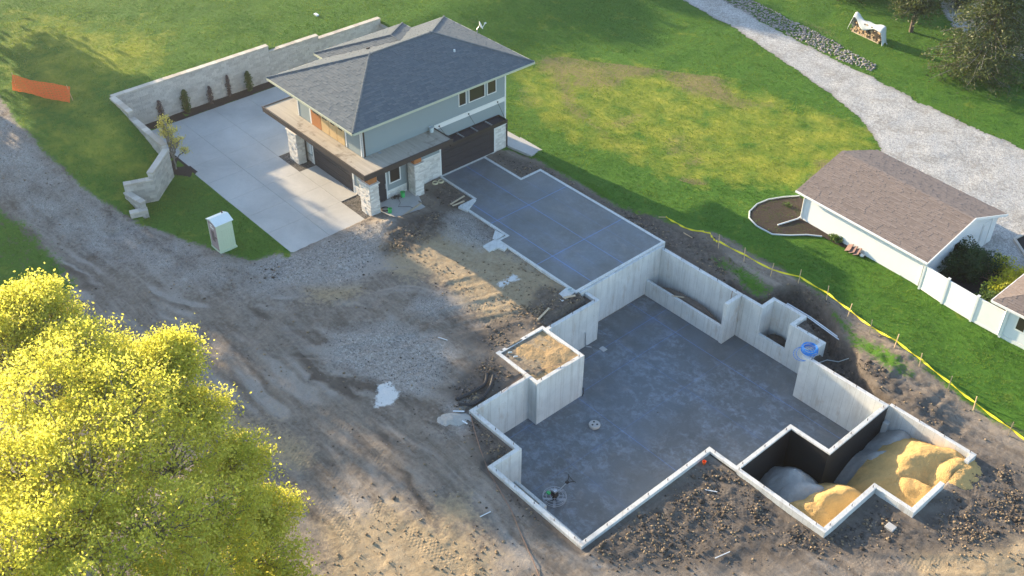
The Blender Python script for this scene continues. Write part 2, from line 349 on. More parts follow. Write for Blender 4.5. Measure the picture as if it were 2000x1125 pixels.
def mat_canopy():
    b = NB('canopy_roof'); n1 = b.noise(.9, 6, .65, .6); n2 = b.noise(4, 6, .7); st = b.noise(1.2, 5, .6, 0, b.mapco((.35, 5.0, 1)))
    c = b.mix(b.ramp(st, .3, .7), (.36, .32, .265), (.47, .42, .345)); c = b.mix(b.math('MULTIPLY', b.ramp(n1, .55, .7), .7), c, (.10, .075, .055))
    c = b.mix(b.math('MULTIPLY', b.ramp(n2, .6, .75), .35), c, (.55, .49, .4))
    return b.finish(c, .8, b.bump(n2, .01), .25)
M['canopy_roof'] = mat_canopy()
def mat_glass(name, col, rough=.06):
    b = NB(name); p = b.node('ShaderNodeBsdfPrincipled'); b.put(p.inputs['Base Color'], col); p.inputs['Roughness'].default_value = rough
    p.inputs['Specular IOR Level'].default_value = .7; b.L(p.outputs[0], b.out.inputs[0]); return b.m
M['glass'] = mat_glass('glass', (.035, .03, .026))
M['tar'] = simple('tar', (.014, .014, .015), .45, .5, 3, .02, 12, .5)
M['plastic_black'] = simple('plastic_black', (.03, .03, .034), .5, .2)
M['sand'] = simple('sand', (.60, .385, .15), .95, .3, 2.2, .08, 16)
M['gravel_pile'] = simple('gravel_pile', (.40, .385, .36), .95, .3, 6, .05, 16)
M['soil_pile'] = simple('soil_pile', (.15, .12, .10), .95, .5, 3, .08, 9)
M['soil_dark'] = simple('soil_dark', (.055, .045, .04), .95, .5, 3, .08, 9)
M['blue_pex'] = simple('blue_pex', (.02, .22, .66), .4, .1)
M['yellow_tape'] = simple('yellow_tape', (.80, .70, .04), .5, .1)
M['green_plastic'] = simple('green_plastic', (.05, .50, .14), .4, .1)
M['pale_plastic'] = simple('pale_plastic', (.55, .62, .62), .4, .1)
M['steel'] = simple('steel', (.42, .44, .47), .4, .15, 8, metal=.6)
M['white_pvc'] = simple('white_pvc', (.68, .72, .76), .4, .05)
M['toilet_green'] = simple('toilet_green', (.54, .62, .47), .5, .06, 4)
M['toilet_door'] = simple('toilet_door', (.34, .27, .27), .55, .1, 4)
M['toilet_roof'] = simple('toilet_roof', (.78, .83, .82), .5, .05)
M['rope'] = simple('rope', (.24, .15, .11), .8, .2)
M['cream_hose'] = simple('cream_hose', (.62, .55, .36), .6, .1)
M['tarp'] = simple('tarp', (.50, .54, .55), .6, .12, 4)
M['log_end'] = simple('log_end', (.50, .35, .21), .85, .3, 12)
M['log_bark'] = simple('log_bark', (.10, .075, .055), .9, .3, 8)
M['bark'] = simple('bark', (.13, .10, .08), .9, .35, 6, .03, 20)
M['bark_grey'] = simple('bark_grey', (.24, .22, .20), .9, .3, 6, .03, 20)
M['paver'] = simple('paver', (.24, .15, .13), .85, .2, 6, .01, 30)
M['orange'] = simple('orange', (.85, .13, .03), .6, .1)
M['twine'] = simple('twine', (.62, .55, .40), .8, .1)
def mat_net():
    b = NB('orange_net'); p = b.node('ShaderNodeBsdfPrincipled'); b.put(p.inputs['Base Color'], (.92, .16, .04)); p.inputs['Roughness'].default_value = .5
    tr = b.node('ShaderNodeBsdfTranslucent'); b.put(tr.inputs[0], (.95, .24, .06)); mx = b.node('ShaderNodeMixShader'); mx.inputs[0].default_value = .4
    b.L(p.outputs[0], mx.inputs[1]); b.L(tr.outputs[0], mx.inputs[2]); b.L(mx.outputs[0], b.out.inputs[0]); return b.m
M['orange_net'] = mat_net()
def mat_leaf(name, lo, hi, trans, tcol=1.5, tw=.5):
    b = NB(name); t = b.attr('tint'); c = b.mix(t, lo, hi); n = b.noise(.8, 3); c = b.mix(b.math('MULTIPLY', b.ramp(n, .4, .7), .35), c, lo)
    d = b.node('ShaderNodeBsdfDiffuse'); b.L(c, d.inputs[0]); tr = b.node('ShaderNodeBsdfTranslucent')
    b.put(tr.inputs[0], b.mix(t, tuple(min(1, x*tcol) for x in lo), tuple(min(1, x*tcol) for x in hi)))
    gl = b.node('ShaderNodeBsdfGlossy'); gl.inputs['Roughness'].default_value = .5; b.put(gl.inputs[0], (.5, .5, .5))
    mx = b.node('ShaderNodeMixShader'); mx.inputs[0].default_value = tw; b.L(d.outputs[0], mx.inputs[1]); b.L(tr.outputs[0], mx.inputs[2])
    m2 = b.node('ShaderNodeMixShader'); m2.inputs[0].default_value = .04; b.L(mx.outputs[0], m2.inputs[1]); b.L(gl.outputs[0], m2.inputs[2])
    b.L(m2.outputs[0], b.out.inputs[0]); return b.m
M['leaf_yellow'] = mat_leaf('leaf_yellow', (.40, .42, .05), (.70, .66, .13), .5, 1.3, .66)
M['leaf_sapling'] = mat_leaf('leaf_sapling', (.34, .30, .05), (.70, .60, .18), .5)
M['leaf_cedar'] = mat_leaf('leaf_cedar', (.035, .060, .022), (.14, .165, .045), .2, 1.2, .25)
M['leaf_dark'] = mat_leaf('leaf_dark', (.018, .045, .016), (.065, .12, .04), .2, 1.2, .25)
M['leaf_mid'] = mat_leaf('leaf_mid', (.05, .10, .02), (.13, .20, .05), .3, 1.3, .35)
M['leaf_lime'] = mat_leaf('leaf_lime', (.26, .30, .02), (.58, .55, .04), .4, 1.3, .4)
M['leaf_purple'] = mat_leaf('leaf_purple', (.09, .07, .075), (.22, .17, .18), .2, 1.2, .3)
M['petal'] = mat_leaf('petal', (.6, .62, .5), (.85, .85, .78), .3, 1.1, .3)
M['grass_blade'] = mat_leaf('grass_blade', (.042, .125, .014), (.21, .28, .03), .4, 1.5, .4)
M['clay'] = simple('clay', (.36, .25, .13), .95, .45, 1.4, .05, 12)
# ------------------------------------------------------------------ ground sheet
GRASS_MAIN = gpoly((-700, -150), (-60, 150), (0, 188), (30, 235), (90, 300), (170, 372), (250, 422), (330, 456), (420, 488), (490, 512), (545, 492)) + \
    [(-50.0, 26.0), (-51.5, 33), (-52, 40), (-52, 44)] + gpoly((1000, 292), (1060, 316), (1110, 343), (1160, 374), (1210, 404), (1290, 428), (1345, 446), (1395, 452), (1450, 482), (1500, 512), (1560, 545),
    (1640, 594), (1700, 636), (1760, 686), (1830, 745), (1900, 795), (2000, 850), (2500, 1020)) + [(40, 120), (-60, 140), (-160, 60)]
GRASS_MORE = [gpoly((1392, 506), (1440, 512), (1492, 548), (1512, 566), (1497, 582), (1470, 574), (1425, 540)),
              gpoly((1565, 566), (1620, 600), (1700, 662), (1760, 716), (1790, 756), (1745, 742), (1690, 706), (1640, 640)),
              gpoly((-300, 370), (-40, 375), (0, 400), (60, 445), (130, 512), (150, 566), (90, 610), (-100, 640), (-300, 620))]
DARK = [gpoly((955, 293), (1060, 318), (1160, 376), (1290, 430), (1395, 470), (1440, 545), (1500, 590), (1300, 485), (1057, 331), (1015, 348)),
        gpoly((1440, 548), (1520, 560), (1610, 590), (1670, 690), (1780, 770), (1880, 850), (2050, 960), (2050, 1060), (1900, 1030), (1840, 950), (1908, 886), (1735, 785)),
        gpoly((1140, 1072), (1385, 905), (1450, 915), (1600, 1045), (1710, 965), (1780, 1012), (1850, 960), (2000, 1010), (1960, 1075), (1700, 1085), (1400, 1110), (1200, 1110)),
        gpoly((870, 760), (960, 690), (1010, 735), (920, 805), (1010, 890), (965, 920), (1130, 1070), (1060, 1050), (930, 880), (890, 800)),
        gpoly((838, 372), (880, 352), (918, 392), (900, 410), (860, 405)), gpoly((750, 462), (820, 425), (872, 405), (868, 460), (800, 492), (740, 500)),
        gpoly((1060, 560), (1130, 570), (1165, 590), (1060, 640), (1030, 640), (960, 690), (900, 660), (1000, 620)), gpoly((500, 520), (560, 512), (575, 535), (520, 545))]
TAN = [gpoly((735, 480), (880, 450), (1060, 520), (1130, 560), (1060, 620), (960, 620), (880, 560), (780, 530)), gpoly((640, 1020), (760, 985), (930, 1040), (980, 1160), (640, 1160)),  # tan clay; several patches also put the warm sunlight into the soil colour
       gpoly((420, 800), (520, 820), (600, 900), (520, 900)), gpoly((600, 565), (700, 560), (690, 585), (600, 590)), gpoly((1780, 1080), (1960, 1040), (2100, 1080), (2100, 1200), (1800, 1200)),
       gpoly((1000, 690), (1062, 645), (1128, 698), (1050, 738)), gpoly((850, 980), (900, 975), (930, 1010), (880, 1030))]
GRAVEL = [gpoly((640, 650), (760, 628), (830, 650), (885, 690), (870, 740), (800, 770), (640, 715)), gpoly((810, 580), (860, 572), (885, 600), (850, 625), (805, 610)),
          gpoly((500, 512), (570, 497), (712, 437), (760, 442), (740, 500), (700, 550), (560, 560), (480, 540)), gpoly((872, 418), (905, 405), (985, 470), (945, 485), (880, 470)),
          gpoly((868, 792), (895, 788), (902, 835), (878, 848)), gpoly((-400, 100), (0, 200), (90, 318), (250, 432), (420, 500), (560, 520), (560, 580), (400, 560), (200, 500), (60, 420), (0, 375), (-400, 330))]
WHITE = [gpoly((736, 750), (760, 745), (776, 770), (765, 790), (730, 796)), gpoly((968, 555), (1005, 535), (1012, 545), (980, 562)), gpoly((1085, 672), (1100, 668), (1103, 680), (1088, 684))]
TRENCH = gpoly((1425, 545), (1470, 578), (1500, 583), (1522, 562), (1560, 558), (1606, 590), (1634, 626), (1642, 660), (1670, 690), (1682, 722), (1712, 764), (1745, 790)) + [(-18, 43.2), (-22.8, 43.2), (-22.8, 44.8), (-25, 46), (-27.2, 46), (-27.2, 44.9), (-30, 44.8)]
DRY_SUNLIT = [gpoly((980, 130), (1100, 110), (1400, 150), (1700, 250), (1690, 330), (1540, 370), (1350, 360), (1150, 300), (1040, 240)), gpoly((0, 20), (330, 60), (330, 110), (220, 180), (120, 260), (0, 130)), gpoly((120, 220), (260, 280), (330, 330), (280, 420), (120, 330), (60, 240))]  # dry turf; the first patch also paints the sunlit lawn band yellow
BARE = [gpoly((165, 170), (215, 175), (200, 200), (160, 195)), gpoly((140, 285), (180, 292), (175, 320), (145, 312)), gpoly((1030, 90), (1140, 110), (1150, 200), (1290, 330), (1200, 300), (1080, 220)), gpoly((890, 30), (960, 30), (975, 55), (900, 60)), gpoly((1000, 0), (1120, 0), (1120, 12), (1000, 14)), gpoly((1500, 0), (1640, 60), (1700, 120), (1560, 50))]
TRACKS = [(gpoly(*t), w) for t, w in [([(300, 600), (450, 680), (600, 770), (700, 850), (800, 950), (860, 1040)], .5), ([(260, 640), (420, 745), (560, 860), (650, 970), (740, 1090)], .5),
          ([(500, 640), (640, 640), (780, 640), (960, 592), (1060, 560)], .45), ([(520, 690), (660, 690), (820, 660), (980, 625), (1070, 600)], .45), ([(630, 900), (720, 980), (800, 1040), (900, 1110)], .5),
          ([(600, 940), (680, 1040), (740, 1120)], .5), ([(1400, 960), (1560, 1060), (1700, 1100), (1900, 1105)], .45), ([(1860, 930), (1930, 990), (2000, 1040)], .4), ([(1900, 905), (1960, 960), (2020, 1000)], .4),
          ([(0, 250), (100, 380), (260, 480), (420, 560), (560, 640)], .5), ([(0, 330), (80, 440), (200, 540), (330, 620)], .5), ([(880, 560), (960, 540), (1050, 545)], .4), ([(1500, 1000), (1620, 1090), (1680, 1130)], .4)]]
SOLID = [(-70.05, -50.05, 26.45, 33.4), (-70.05, -60.8, 26.45, 41), (-61, -51, 33.4, 45.3), (-50.9, -47.4, 39.25, 43.1), (-47.1, -35.5, 38.0, 44.9), (-42.4, -35.5, 37.2, 38.1), (-51.0, -48.7, 33.4, 36.0), (-52.8, -49.1, 45.4, 46.9)]
def union(x, y, polys):
    d = np.full(x.shape, -1e3)
    for p in polys:
        px = np.array(p); lo = px.min(0)-3.2; hi = px.max(0)+3.2
        m = (x > lo[0]) & (x < hi[0]) & (y > lo[1]) & (y < hi[1])
        if m.any(): d[m] = np.maximum(d[m], sdpoly(x[m], y[m], p))
    return np.clip(d, -3, 3)
def ground_fields(x, y):
    A = {}
    gm = np.clip(sdpoly(x, y, GRASS_MAIN), -3, 3); A['grass'] = np.maximum(gm, np.minimum(union(x, y, GRASS_MORE)*.45-.12, .22))
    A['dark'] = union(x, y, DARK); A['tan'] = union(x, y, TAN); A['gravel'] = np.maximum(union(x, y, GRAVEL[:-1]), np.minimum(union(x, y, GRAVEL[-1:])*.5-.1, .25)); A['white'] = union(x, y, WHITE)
    A['dry_sunlit'] = np.clip(np.maximum(union(x, y, DRY_SUNLIT[:1])*.4, union(x, y, DRY_SUNLIT[1:])*.25-.1), -.5, .55)+.5*fbm(x, y, .12, 2, 87); A['bare'] = np.clip(union(x, y, BARE)*.5-.3, -.9, .75); A['bare'] = np.maximum(A['bare'], np.where(sdpoly(x, y, DRY_SUNLIT[0]) > 0, np.clip(fbm(x, y, .22, 3, 88)*4.5, -1, .8)-.15, -1))
    tr = sdpoly(x, y, TRENCH); A['dark'] = np.maximum(A['dark'], np.clip(tr+.3, -3, 3)); A['grass'] = np.where(tr > -.05, np.minimum(A['grass'], -.6), A['grass'])
    soil = sst(.5-A['grass']*1.2)
    z = T(x, y)+soil*(.24*fbm(x, y, .35, 3, 3)+.07*fbm(x, y, 1.9, 3, 8)+.05*fbm(x, y, 6.0, 2, 15))+(1-soil)*.10*fbm(x, y, .6, 3, 5)
    rough = np.clip(A['dark'], 0, .6)/.6
    z = z+rough*(.16*np.maximum(fbm(x, y, 3.2, 3, 21), -.1)+.05*fbm(x, y, 8, 2, 2))
    best = np.full(x.shape, 9.0); bl = np.zeros(x.shape)
    for pts, w in TRACKS:
        d, L = sdline(x, y, pts)
        m = np.clip(1-(d/w)**4, 0, 1); mm = d/w < best; best = np.where(mm, d/w, best); bl = np.where(mm, L, bl)
        z = z-soil*m*.03+soil*.025*np.exp(-((d-w*1.25)/.12)**2)
    A['trackl'] = bl; A['trackd'] = np.clip(best, 0, 3)
    z = z-(1.45+.35*fbm(x, y, 1.2, 3, 30))*sst((tr+.08+.25*fbm(x, y, 1.6, 3, 31))/.30)
    # filled box beside the basement, spoil heaps
    for hx, hy, hr, hh in ((-48.1, 32.9, 1.6, .45), (-46.2, 34.4, 1.5, .35), (-49.0, 38.2, 1.1, .3), (-35.6, 36.0, 1.4, .3), (-33.2, 31.9, 1.0, .14), (-38.0, 46.1, 1.2, .3), (-42.5, 46.0, 1.0, .25), (-19.0, 45.6, 2.0, .45), (-16, 44.6, 1.6, .4)):
        z = z+hh*np.exp(-((x-hx)**2+(y-hy)**2)/(hr*hr))*(1+.8*fbm(x, y, 2.5, 3, 40))
    for x0, x1, y0, y1 in SOLID:
        m = (x > x0) & (x < x1) & (y > y0) & (y < y1); z = np.where(m, np.minimum(z, -.16), z)
    near = (x > -50.9) & (x < -35.2) & (y > 36.2) & (y < 46.2); z = np.where(near, np.minimum(z, -.10), z)
    pit = sdpoly(x, y, PIT); z = np.where(pit > -.01, -3.5, z)
    # keep soil below the wall tops next to the walls
    near = (pit > -.5) & (pit <= -.01); z = np.where(near, np.minimum(z, -.42), z)
    box = (x > -34.4) & (x < -31.3) & (y > 30.2) & (y < 33.4); z = np.where(box, np.clip(z, -.42, -.26), z)
    # soil stays off the retaining-wall foot
    return z, A
CC, FN = 1.2, 10
VIEW = [(-108, 24), (-44, 108), (-2, 41), (-36, -3)]
ci = np.arange(-112, 22); cj = np.arange(-24, 104)
CI, CJ = np.meshgrid(ci, cj, indexing='ij'); ccx = (CI+.5)*CC; ccy = (CJ+.5)*CC
fine = sdpoly(ccx, ccy, VIEW) > 0
fi, fj = CI[fine], CJ[fine]
a = np.arange(FN); AX, AY = np.meshgrid(a, a, indexing='ij')
QX = (fi[:, None]*FN+AX.ravel()[None]).ravel().astype(np.int64); QY = (fj[:, None]*FN+AY.ravel()[None]).ravel().astype(np.int64)
K = 1 << 20
key = lambda X, Y: (X+100000)*K+(Y+100000)
corners = np.stack([key(QX, QY), key(QX+1, QY), key(QX+1, QY+1), key(QX, QY+1)], 1)
uq, inv = np.unique(corners, return_inverse=True); F1 = inv.reshape(-1, 4)
gx = (uq//K-100000)*(CC/FN); gy = (uq % K-100000)*(CC/FN)
GZ, GA = ground_fields(gx, gy)
def smears(x, y):
    rg = random.Random(31); out = np.zeros(x.shape); fam = [([(-40, 250), (110, 400), (300, 530), (520, 610), (760, 640), (960, 610), (1080, 560)], 70, 16), ([(60, 420), (260, 560), (430, 680), (580, 800), (700, 930), (800, 1120)], 110, 24),
        ([(480, 560), (640, 560), (800, 520), (960, 540), (1080, 585)], 45, 9), ([(620, 800), (760, 880), (900, 990), (1020, 1140)], 90, 12), ([(1180, 1110), (1420, 1030), (1640, 1085), (1850, 1040), (2050, 1010)], 40, 12), ([(1700, 1000), (1880, 960), (2040, 1040)], 40, 8), ([(640, 700), (780, 730), (880, 760), (900, 840)], 60, 8)]
    w2 = fbm(x, y, .6, 3, 77)*1.1; w3 = fbm(x, y, .6, 3, 78)*1.1; xx, yy = x+w2, y+w3; br = np.clip(.5+2.6*fbm(x, y, .3, 3, 79), 0, 1)
    for pts, spread, k in fam:
        for i in range(k):
            o = rg.uniform(-1, 1)*spread; a0_, a1_ = rg.uniform(0, .35), rg.uniform(.65, 1); n = len(pts); q = [(px+o*.55+rg.uniform(-8, 8), py-o+rg.uniform(-8, 8)) for px, py in pts][int(a0_*n):max(int(a1_*n+1), int(a0_*n)+2)]
            if len(q) < 2: continue
            d, _ = sdline(xx, yy, gpoly(*q)); w = rg.choice((.12, .18, .25, .45)); out += rg.choice((-1, 1, 1))*rg.uniform(.5, 1.1)*np.exp(-(d/w)**2)*br
    return np.clip(out, -1.3, 1.3)
SM = np.zeros(len(gx)); so_ = GA['grass'] < .6; SM[so_] = smears(gx[so_], gy[so_]); GZ = GZ-.03*SM*(GA['grass'] < -.2)*(GZ > -1.2)
# coarse surroundings
oi_, oj = CI[~fine].astype(np.int64), CJ[~fine].astype(np.int64)
ck = np.stack([key(oi_, oj), key(oi_+1, oj), key(oi_+1, oj+1), key(oi_, oj+1)], 1); cu, cinv = np.unique(ck, return_inverse=True)
cx = (cu//K-100000)*CC; cy = (cu % K-100000)*CC
GZ2, GA2 = ground_fields(cx, cy); F2 = cinv.reshape(-1, 4)+len(gx)
# far skirt
xs = [-1600, -112*CC, 22*CC, 1600]; ys = [-1600, -24*CC, 104*CC, 1600]; sv = []; sf = []
for i in range(3):
    for j in range(3):
        if i == 1 and j == 1: continue
        b0 = len(gx)+len(cx)+len(sv)
        for xx, yy in ((xs[i], ys[j]), (xs[i+1], ys[j]), (xs[i+1], ys[j+1]), (xs[i], ys[j+1])): sv.append((xx, yy, float(T(max(xx, -150), yy))-.05))
        sf.append((b0, b0+1, b0+2, b0+3))
V = np.concatenate([np.stack([gx, gy, GZ], 1), np.stack([cx, cy, GZ2], 1), np.array(sv)])
GA['smear'] = SM; GA2['smear'] = np.zeros(len(cx))
ATT = {k: np.concatenate([GA[k], GA2[k], np.full(len(sv), 3.0 if k in ('grass', 'trackd') else (-.4 if k in ('dry_sunlit', 'bare') else (0.0 if k == 'smear' else -3.0)))]) for k in GA}
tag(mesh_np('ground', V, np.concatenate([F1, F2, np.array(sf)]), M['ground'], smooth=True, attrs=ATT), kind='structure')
def zat(x, y):
    z, _ = ground_fields(np.array([x], float), np.array([y], float)); return float(z[0])
def on(px, py, up=0.0):
    x, y = gp(px, py); return (x, y, zat(x, y)+up)
# ------------------------------------------------------------------ sheets laid on the ground
def sheet(name, poly, mat, up=.03, amp=.35, step=.15, zfun=None, edgew=.9, extra=None):
    p = np.array(poly); lo = p.min(0)-.5; hi = p.max(0)+.5
    nx = int((hi[0]-lo[0])/step); ny = int((hi[1]-lo[1])/step)
    IX, IY = np.meshgrid(np.arange(nx), np.arange(ny), indexing='ij'); cx_ = lo[0]+(IX+.5)*step; cy_ = lo[1]+(IY+.5)*step
    sd = sdpoly(cx_, cy_, poly)+amp*(fbm(cx_, cy_, .8, 4, 50)+.4*fbm(cx_, cy_, 3, 2, 51)); m = sd > 0
    ii, jj = IX[m].astype(np.int64), IY[m].astype(np.int64)
    kk = np.stack([key(ii, jj), key(ii+1, jj), key(ii+1, jj+1), key(ii, jj+1)], 1); u, iv = np.unique(kk, return_inverse=True)
    x = lo[0]+(u//K-100000)*step; y = lo[1]+(u % K-100000)*step
    z = (ground_fields(x, y)[0] if zfun is None else zfun(x, y))+up
    e = np.clip(sdpoly(x, y, poly)/edgew, 0, 1)
    return tag(mesh_np(name, np.stack([x, y, z], 1), iv.reshape(-1, 4), mat, smooth=True, attrs={'edge': e}), kind='structure')
ROAD = gpoly((1230, -70), (1335, 0), (1440, 58), (1540, 128), (1620, 182), (1675, 228), (1705, 262), (1722, 300), (1800, 380), (1880, 480), (1940, 520), (1990, 560), (2060, 590),
             (2300, 520), (2200, 380), (2000, 292), (1900, 250), (1800, 203), (1705, 152), (1650, 128), (1580, 92), (1500, 50), (1412, 0), (1310, -70))
sheet('gravel_road', ROAD, M['road_gravel'], .035, .5, .15)
sheet('lane', gpoly((1780, -60), (1822, -12), (1862, 52), (1990, 118), (2100, 165), (2180, 140), (2000, 60), (1900, -10), (1870, -60)), M['road_gravel'], .03, .2, .3)
flat = lambda z0: (lambda x, y: z0+.05*fbm(x, y, 2.2, 3, 60))
sheet('mulch_bed', [(-71.15, 25.3), (-63.3, 25.3), (-62.3, 26.0), (-62.6, 26.7), (-70.1, 26.4), (-70.1, 46), (-71.15, 46)], M['mulch'], 0, .06, .1, flat(.02))
sheet('rock_bed', [(-60.75, 32.1), (-57.95, 32.1), (-57.95, 33.5), (-60.75, 33.5)], M['rock_bed'], 0, .0, .1, flat(-.03))
sheet('rock_bed', [(-52.9, 32.1), (-49.9, 31.85), (-48.75, 33.1), (-49.9, 33.3), (-51.1, 33.5), (-52.9, 33.5)], M['rock_bed'], 0, .1, .1, flat(-.03))
sheet('mulch_bed', gpoly((1561, 384), (1500, 391), (1470, 406), (1463, 425), (1478, 442), (1508, 459), (1560, 461), (1605, 463), (1622, 470), (1690, 505), (1700, 480)), M['mulch_brown'], .04, .05, .1)
sheet('mulch_bed', [(-22.0, 53.4), (-15.5, 53.2), (-15.5, 56), (-18.2, 58.6), (-22.0, 58.6)], M['mulch'], .04, .1, .12)
sheet('paver_path', gpoly((1908, 540), (1940, 505), (2010, 545), (2010, 580)), M['paver'], .06, .05, .12)
# ------------------------------------------------------------------ concrete flatwork
dr = tag(bpy.data.objects.new('driveway', None), kind='structure'); C.objects.link(dr)
xs = [-70.1, -66.7, -63.4, -60.75, -57.95, -55.4, -52.9, -50.0]
for i in range(7):
    for y0, y1 in ((26.4, 29.3), (29.3, 32.1)):
        MB().box(xs[i]+.008, xs[i+1]-.008, y0+.008, y1-.008, -.14, .0).build('concrete_panel', M['drive_concrete'], dr)
for i in (0, 1, 2):
    for y0, y1 in ((32.1, 35.0), (35.0, 38.0), (38.0, 41.0)):
        MB().box(xs[i]+.008, xs[i+1]-.008, y0+.008, y1-.008, -.14, .0).build('concrete_panel', M['drive_concrete'], dr)
for i in (4, 5): MB().box(xs[i]+.008, xs[i+1]-.008, 32.108, 33.52, -.14, .0).build('concrete_panel', M['drive_concrete'], dr)
tag(MB().prism([(-51.1, 33.25), (-48.7, 33.15), (-48.1, 36.1), (-49.2, 36.12), (-50.05, 36.5), (-51.1, 36.3)], -.2, .03).build('front_walk', M['walk_concrete']), kind='structure')
tag(MB().prism([(-52.9, 45.5), (-51.05, 45.5), (-48.95, 45.85), (-48.9, 47.0), (-52.9, 47.05)], -.2, .02).build('concrete_pad', M['walk_concrete']), kind='structure')
# garage slab: stem walls round a darker floor
gs = tag(bpy.data.objects.new('garage_slab', None), kind='structure'); C.objects.link(gs)
OUT = [(-51.0, 39.1), (-47.3, 39.1), (-47.3, 37.85), (-42.6, 37.85), (-42.6, 37.05), (-35.35, 37.05), (-35.35, 45.12), (-47.15, 45.12), (-47.15, 43.28), (-51.0, 43.28)]
INN = [(-50.9, 39.25), (-47.15, 39.25), (-47.15, 38.03), (-42.45, 38.03), (-42.45, 37.23), (-35.52, 37.23), (-35.52, 44.92), (-46.95, 44.92), (-46.95, 43.08), (-50.9, 43.08)]
MB().prism(INN, -.2, -.012).build('slab_floor', M['garage_slab'], gs)
n = len(OUT)
for i in range(n):
    a0, a1, b0, b1 = OUT[i], OUT[(i+1) % n], INN[i], INN[(i+1) % n]
    MB().prism([a0, a1, b1, b0], -.55, .006+.001*(i % 2)).build('stem_wall', M['form_concrete'], gs)
for pts, z in (([gz(895, 405, 0), gz(926, 388, 0), gz(930, 392, 0), gz(913, 413, 0)], .05), ([gz(943, 481, 0), gz(966, 468, 0), gz(992, 482, 0), gz(985, 489, 0), gz(972, 484, 0), gz(955, 492, 0)], .03), ([gz(967, 450, 0), gz(985, 459, 0), gz(968, 470, 0), gz(962, 466, 0)], .02), ([gz(1087, 577, 0), gz(1108, 560, 0), gz(1124, 569, 0), gz(1098, 589, 0)], .0)):
    MB().prism(pts, -.6, z).build('footing_pier', M['form_concrete'], gs)
tag(MB().prism([(-35.2, 37.75), (-35.2, 44.75), (-22.85, 44.75), (-22.85, 43.0), (-17.6, 43.0), (-17.6, 37.85), (-20.0, 37.85), (-20.0, 33.4), (-21.75, 33.4), (-21.75, 24.2), (-28.2, 24.2), (-28.2, 26.05), (-31.85, 26.05), (-31.85, 30.1), (-31.2, 30.1), (-31.2, 33.5), (-34.15, 33.5), (-34.15, 37.75)], -3.45, -3.3).build('basement_floor', M['basement_floor']), kind='structure')
# ------------------------------------------------------------------ foundation
fd = thing('house_foundation', 'pale poured concrete basement foundation of a new house, open to the sky', 'foundation', (-27, 34, -3.3))
ZT, ZB = -.2, -3.42
FW = M['form_concrete']
def fw(x0, x1, y0, y1, z1=ZT, z0=ZB, nm='wall', mat=FW): return MB().box(x0, x1, y0, y1, z0, z1).build(nm, mat, fd, bevel=.012)
fw(-35.42, -35.17, 37.3, 44.85, -.06, nm='end_wall')
fw(-35.17, -28.72, 44.55, 44.82)                                   # back wall behind the planter
fw(-35.17, -28.95, 43.35, 43.55, -2.12, nm='planter_wall')
fw(-28.95, -28.7, 43.3, 44.55)
fw(-28.7, -27.35, 44.6, 44.84); fw(-27.35, -27.1, 44.6, 45.98)
fw(-27.1, -25.15, 45.75, 45.98); fw(-25.15, -24.9, 44.6, 45.98)
fw(-27.1, -25.15, 44.6, 44.8, -2.2, nm='sill_wall')
fw(-24.9, -22.75, 44.6, 44.84); fw(-23.0, -22.75, 42.85, 44.6)
fw(-22.75, -17.7, 42.85, 43.1); fw(-17.7, -17.46, 37.7, 43.1); fw(-17.46, -12.48, 43.08, 43.31)
fw(-20.1, -17.7, 37.7, 37.93); fw(-20.1, -19.87, 33.47, 37.7)
fw(-21.86, -14.6, 33.23, 33.47); fw(-14.86, -14.6, 33.47, 37.72); fw(-14.6, -12.5, 37.48, 37.72); fw(-12.75, -12.5, 37.72, 40.3)
fw(-12.72, -12.48, 42.5, 43.08)
fw(-21.86, -21.62, 24.02, 33.23); fw(-28.1, -21.86, 24.02, 24.26); fw(-28.34, -28.1, 24.02, 26.13)
fw(-31.78, -28.34, 25.88, 26.13); fw(-32.02, -31.78, 25.88, 30.0)
fw(-34.58, -31.1, 29.98, 30.2); fw(-31.34, -31.1, 30.2, 33.62); fw(-34.58, -34.36, 30.2, 33.62); fw(-34.36, -31.34, 33.4, 33.62)
fw(-34.32, -34.07, 33.62, 37.85); fw(-35.17, -34.32, 37.62, 37.85)
# low ledges along the south-west wall
fw(-28.1, -26.1, 25.62, 25.8, -2.3, nm='ledge_wall'); fw(-26.12, -25.8, 24.26, 25.8, -2.29, nm='ledge_wall'); fw(-25.8, -24.2, 24.26, 25.6, -2.3, nm='ledge_wall'); fw(-24.2, -22.6, 25.4, 25.6, -2.295, nm='ledge_wall')
fw(-22.6, -21.86, 24.26, 25.7, -2.3, nm='ledge_wall')
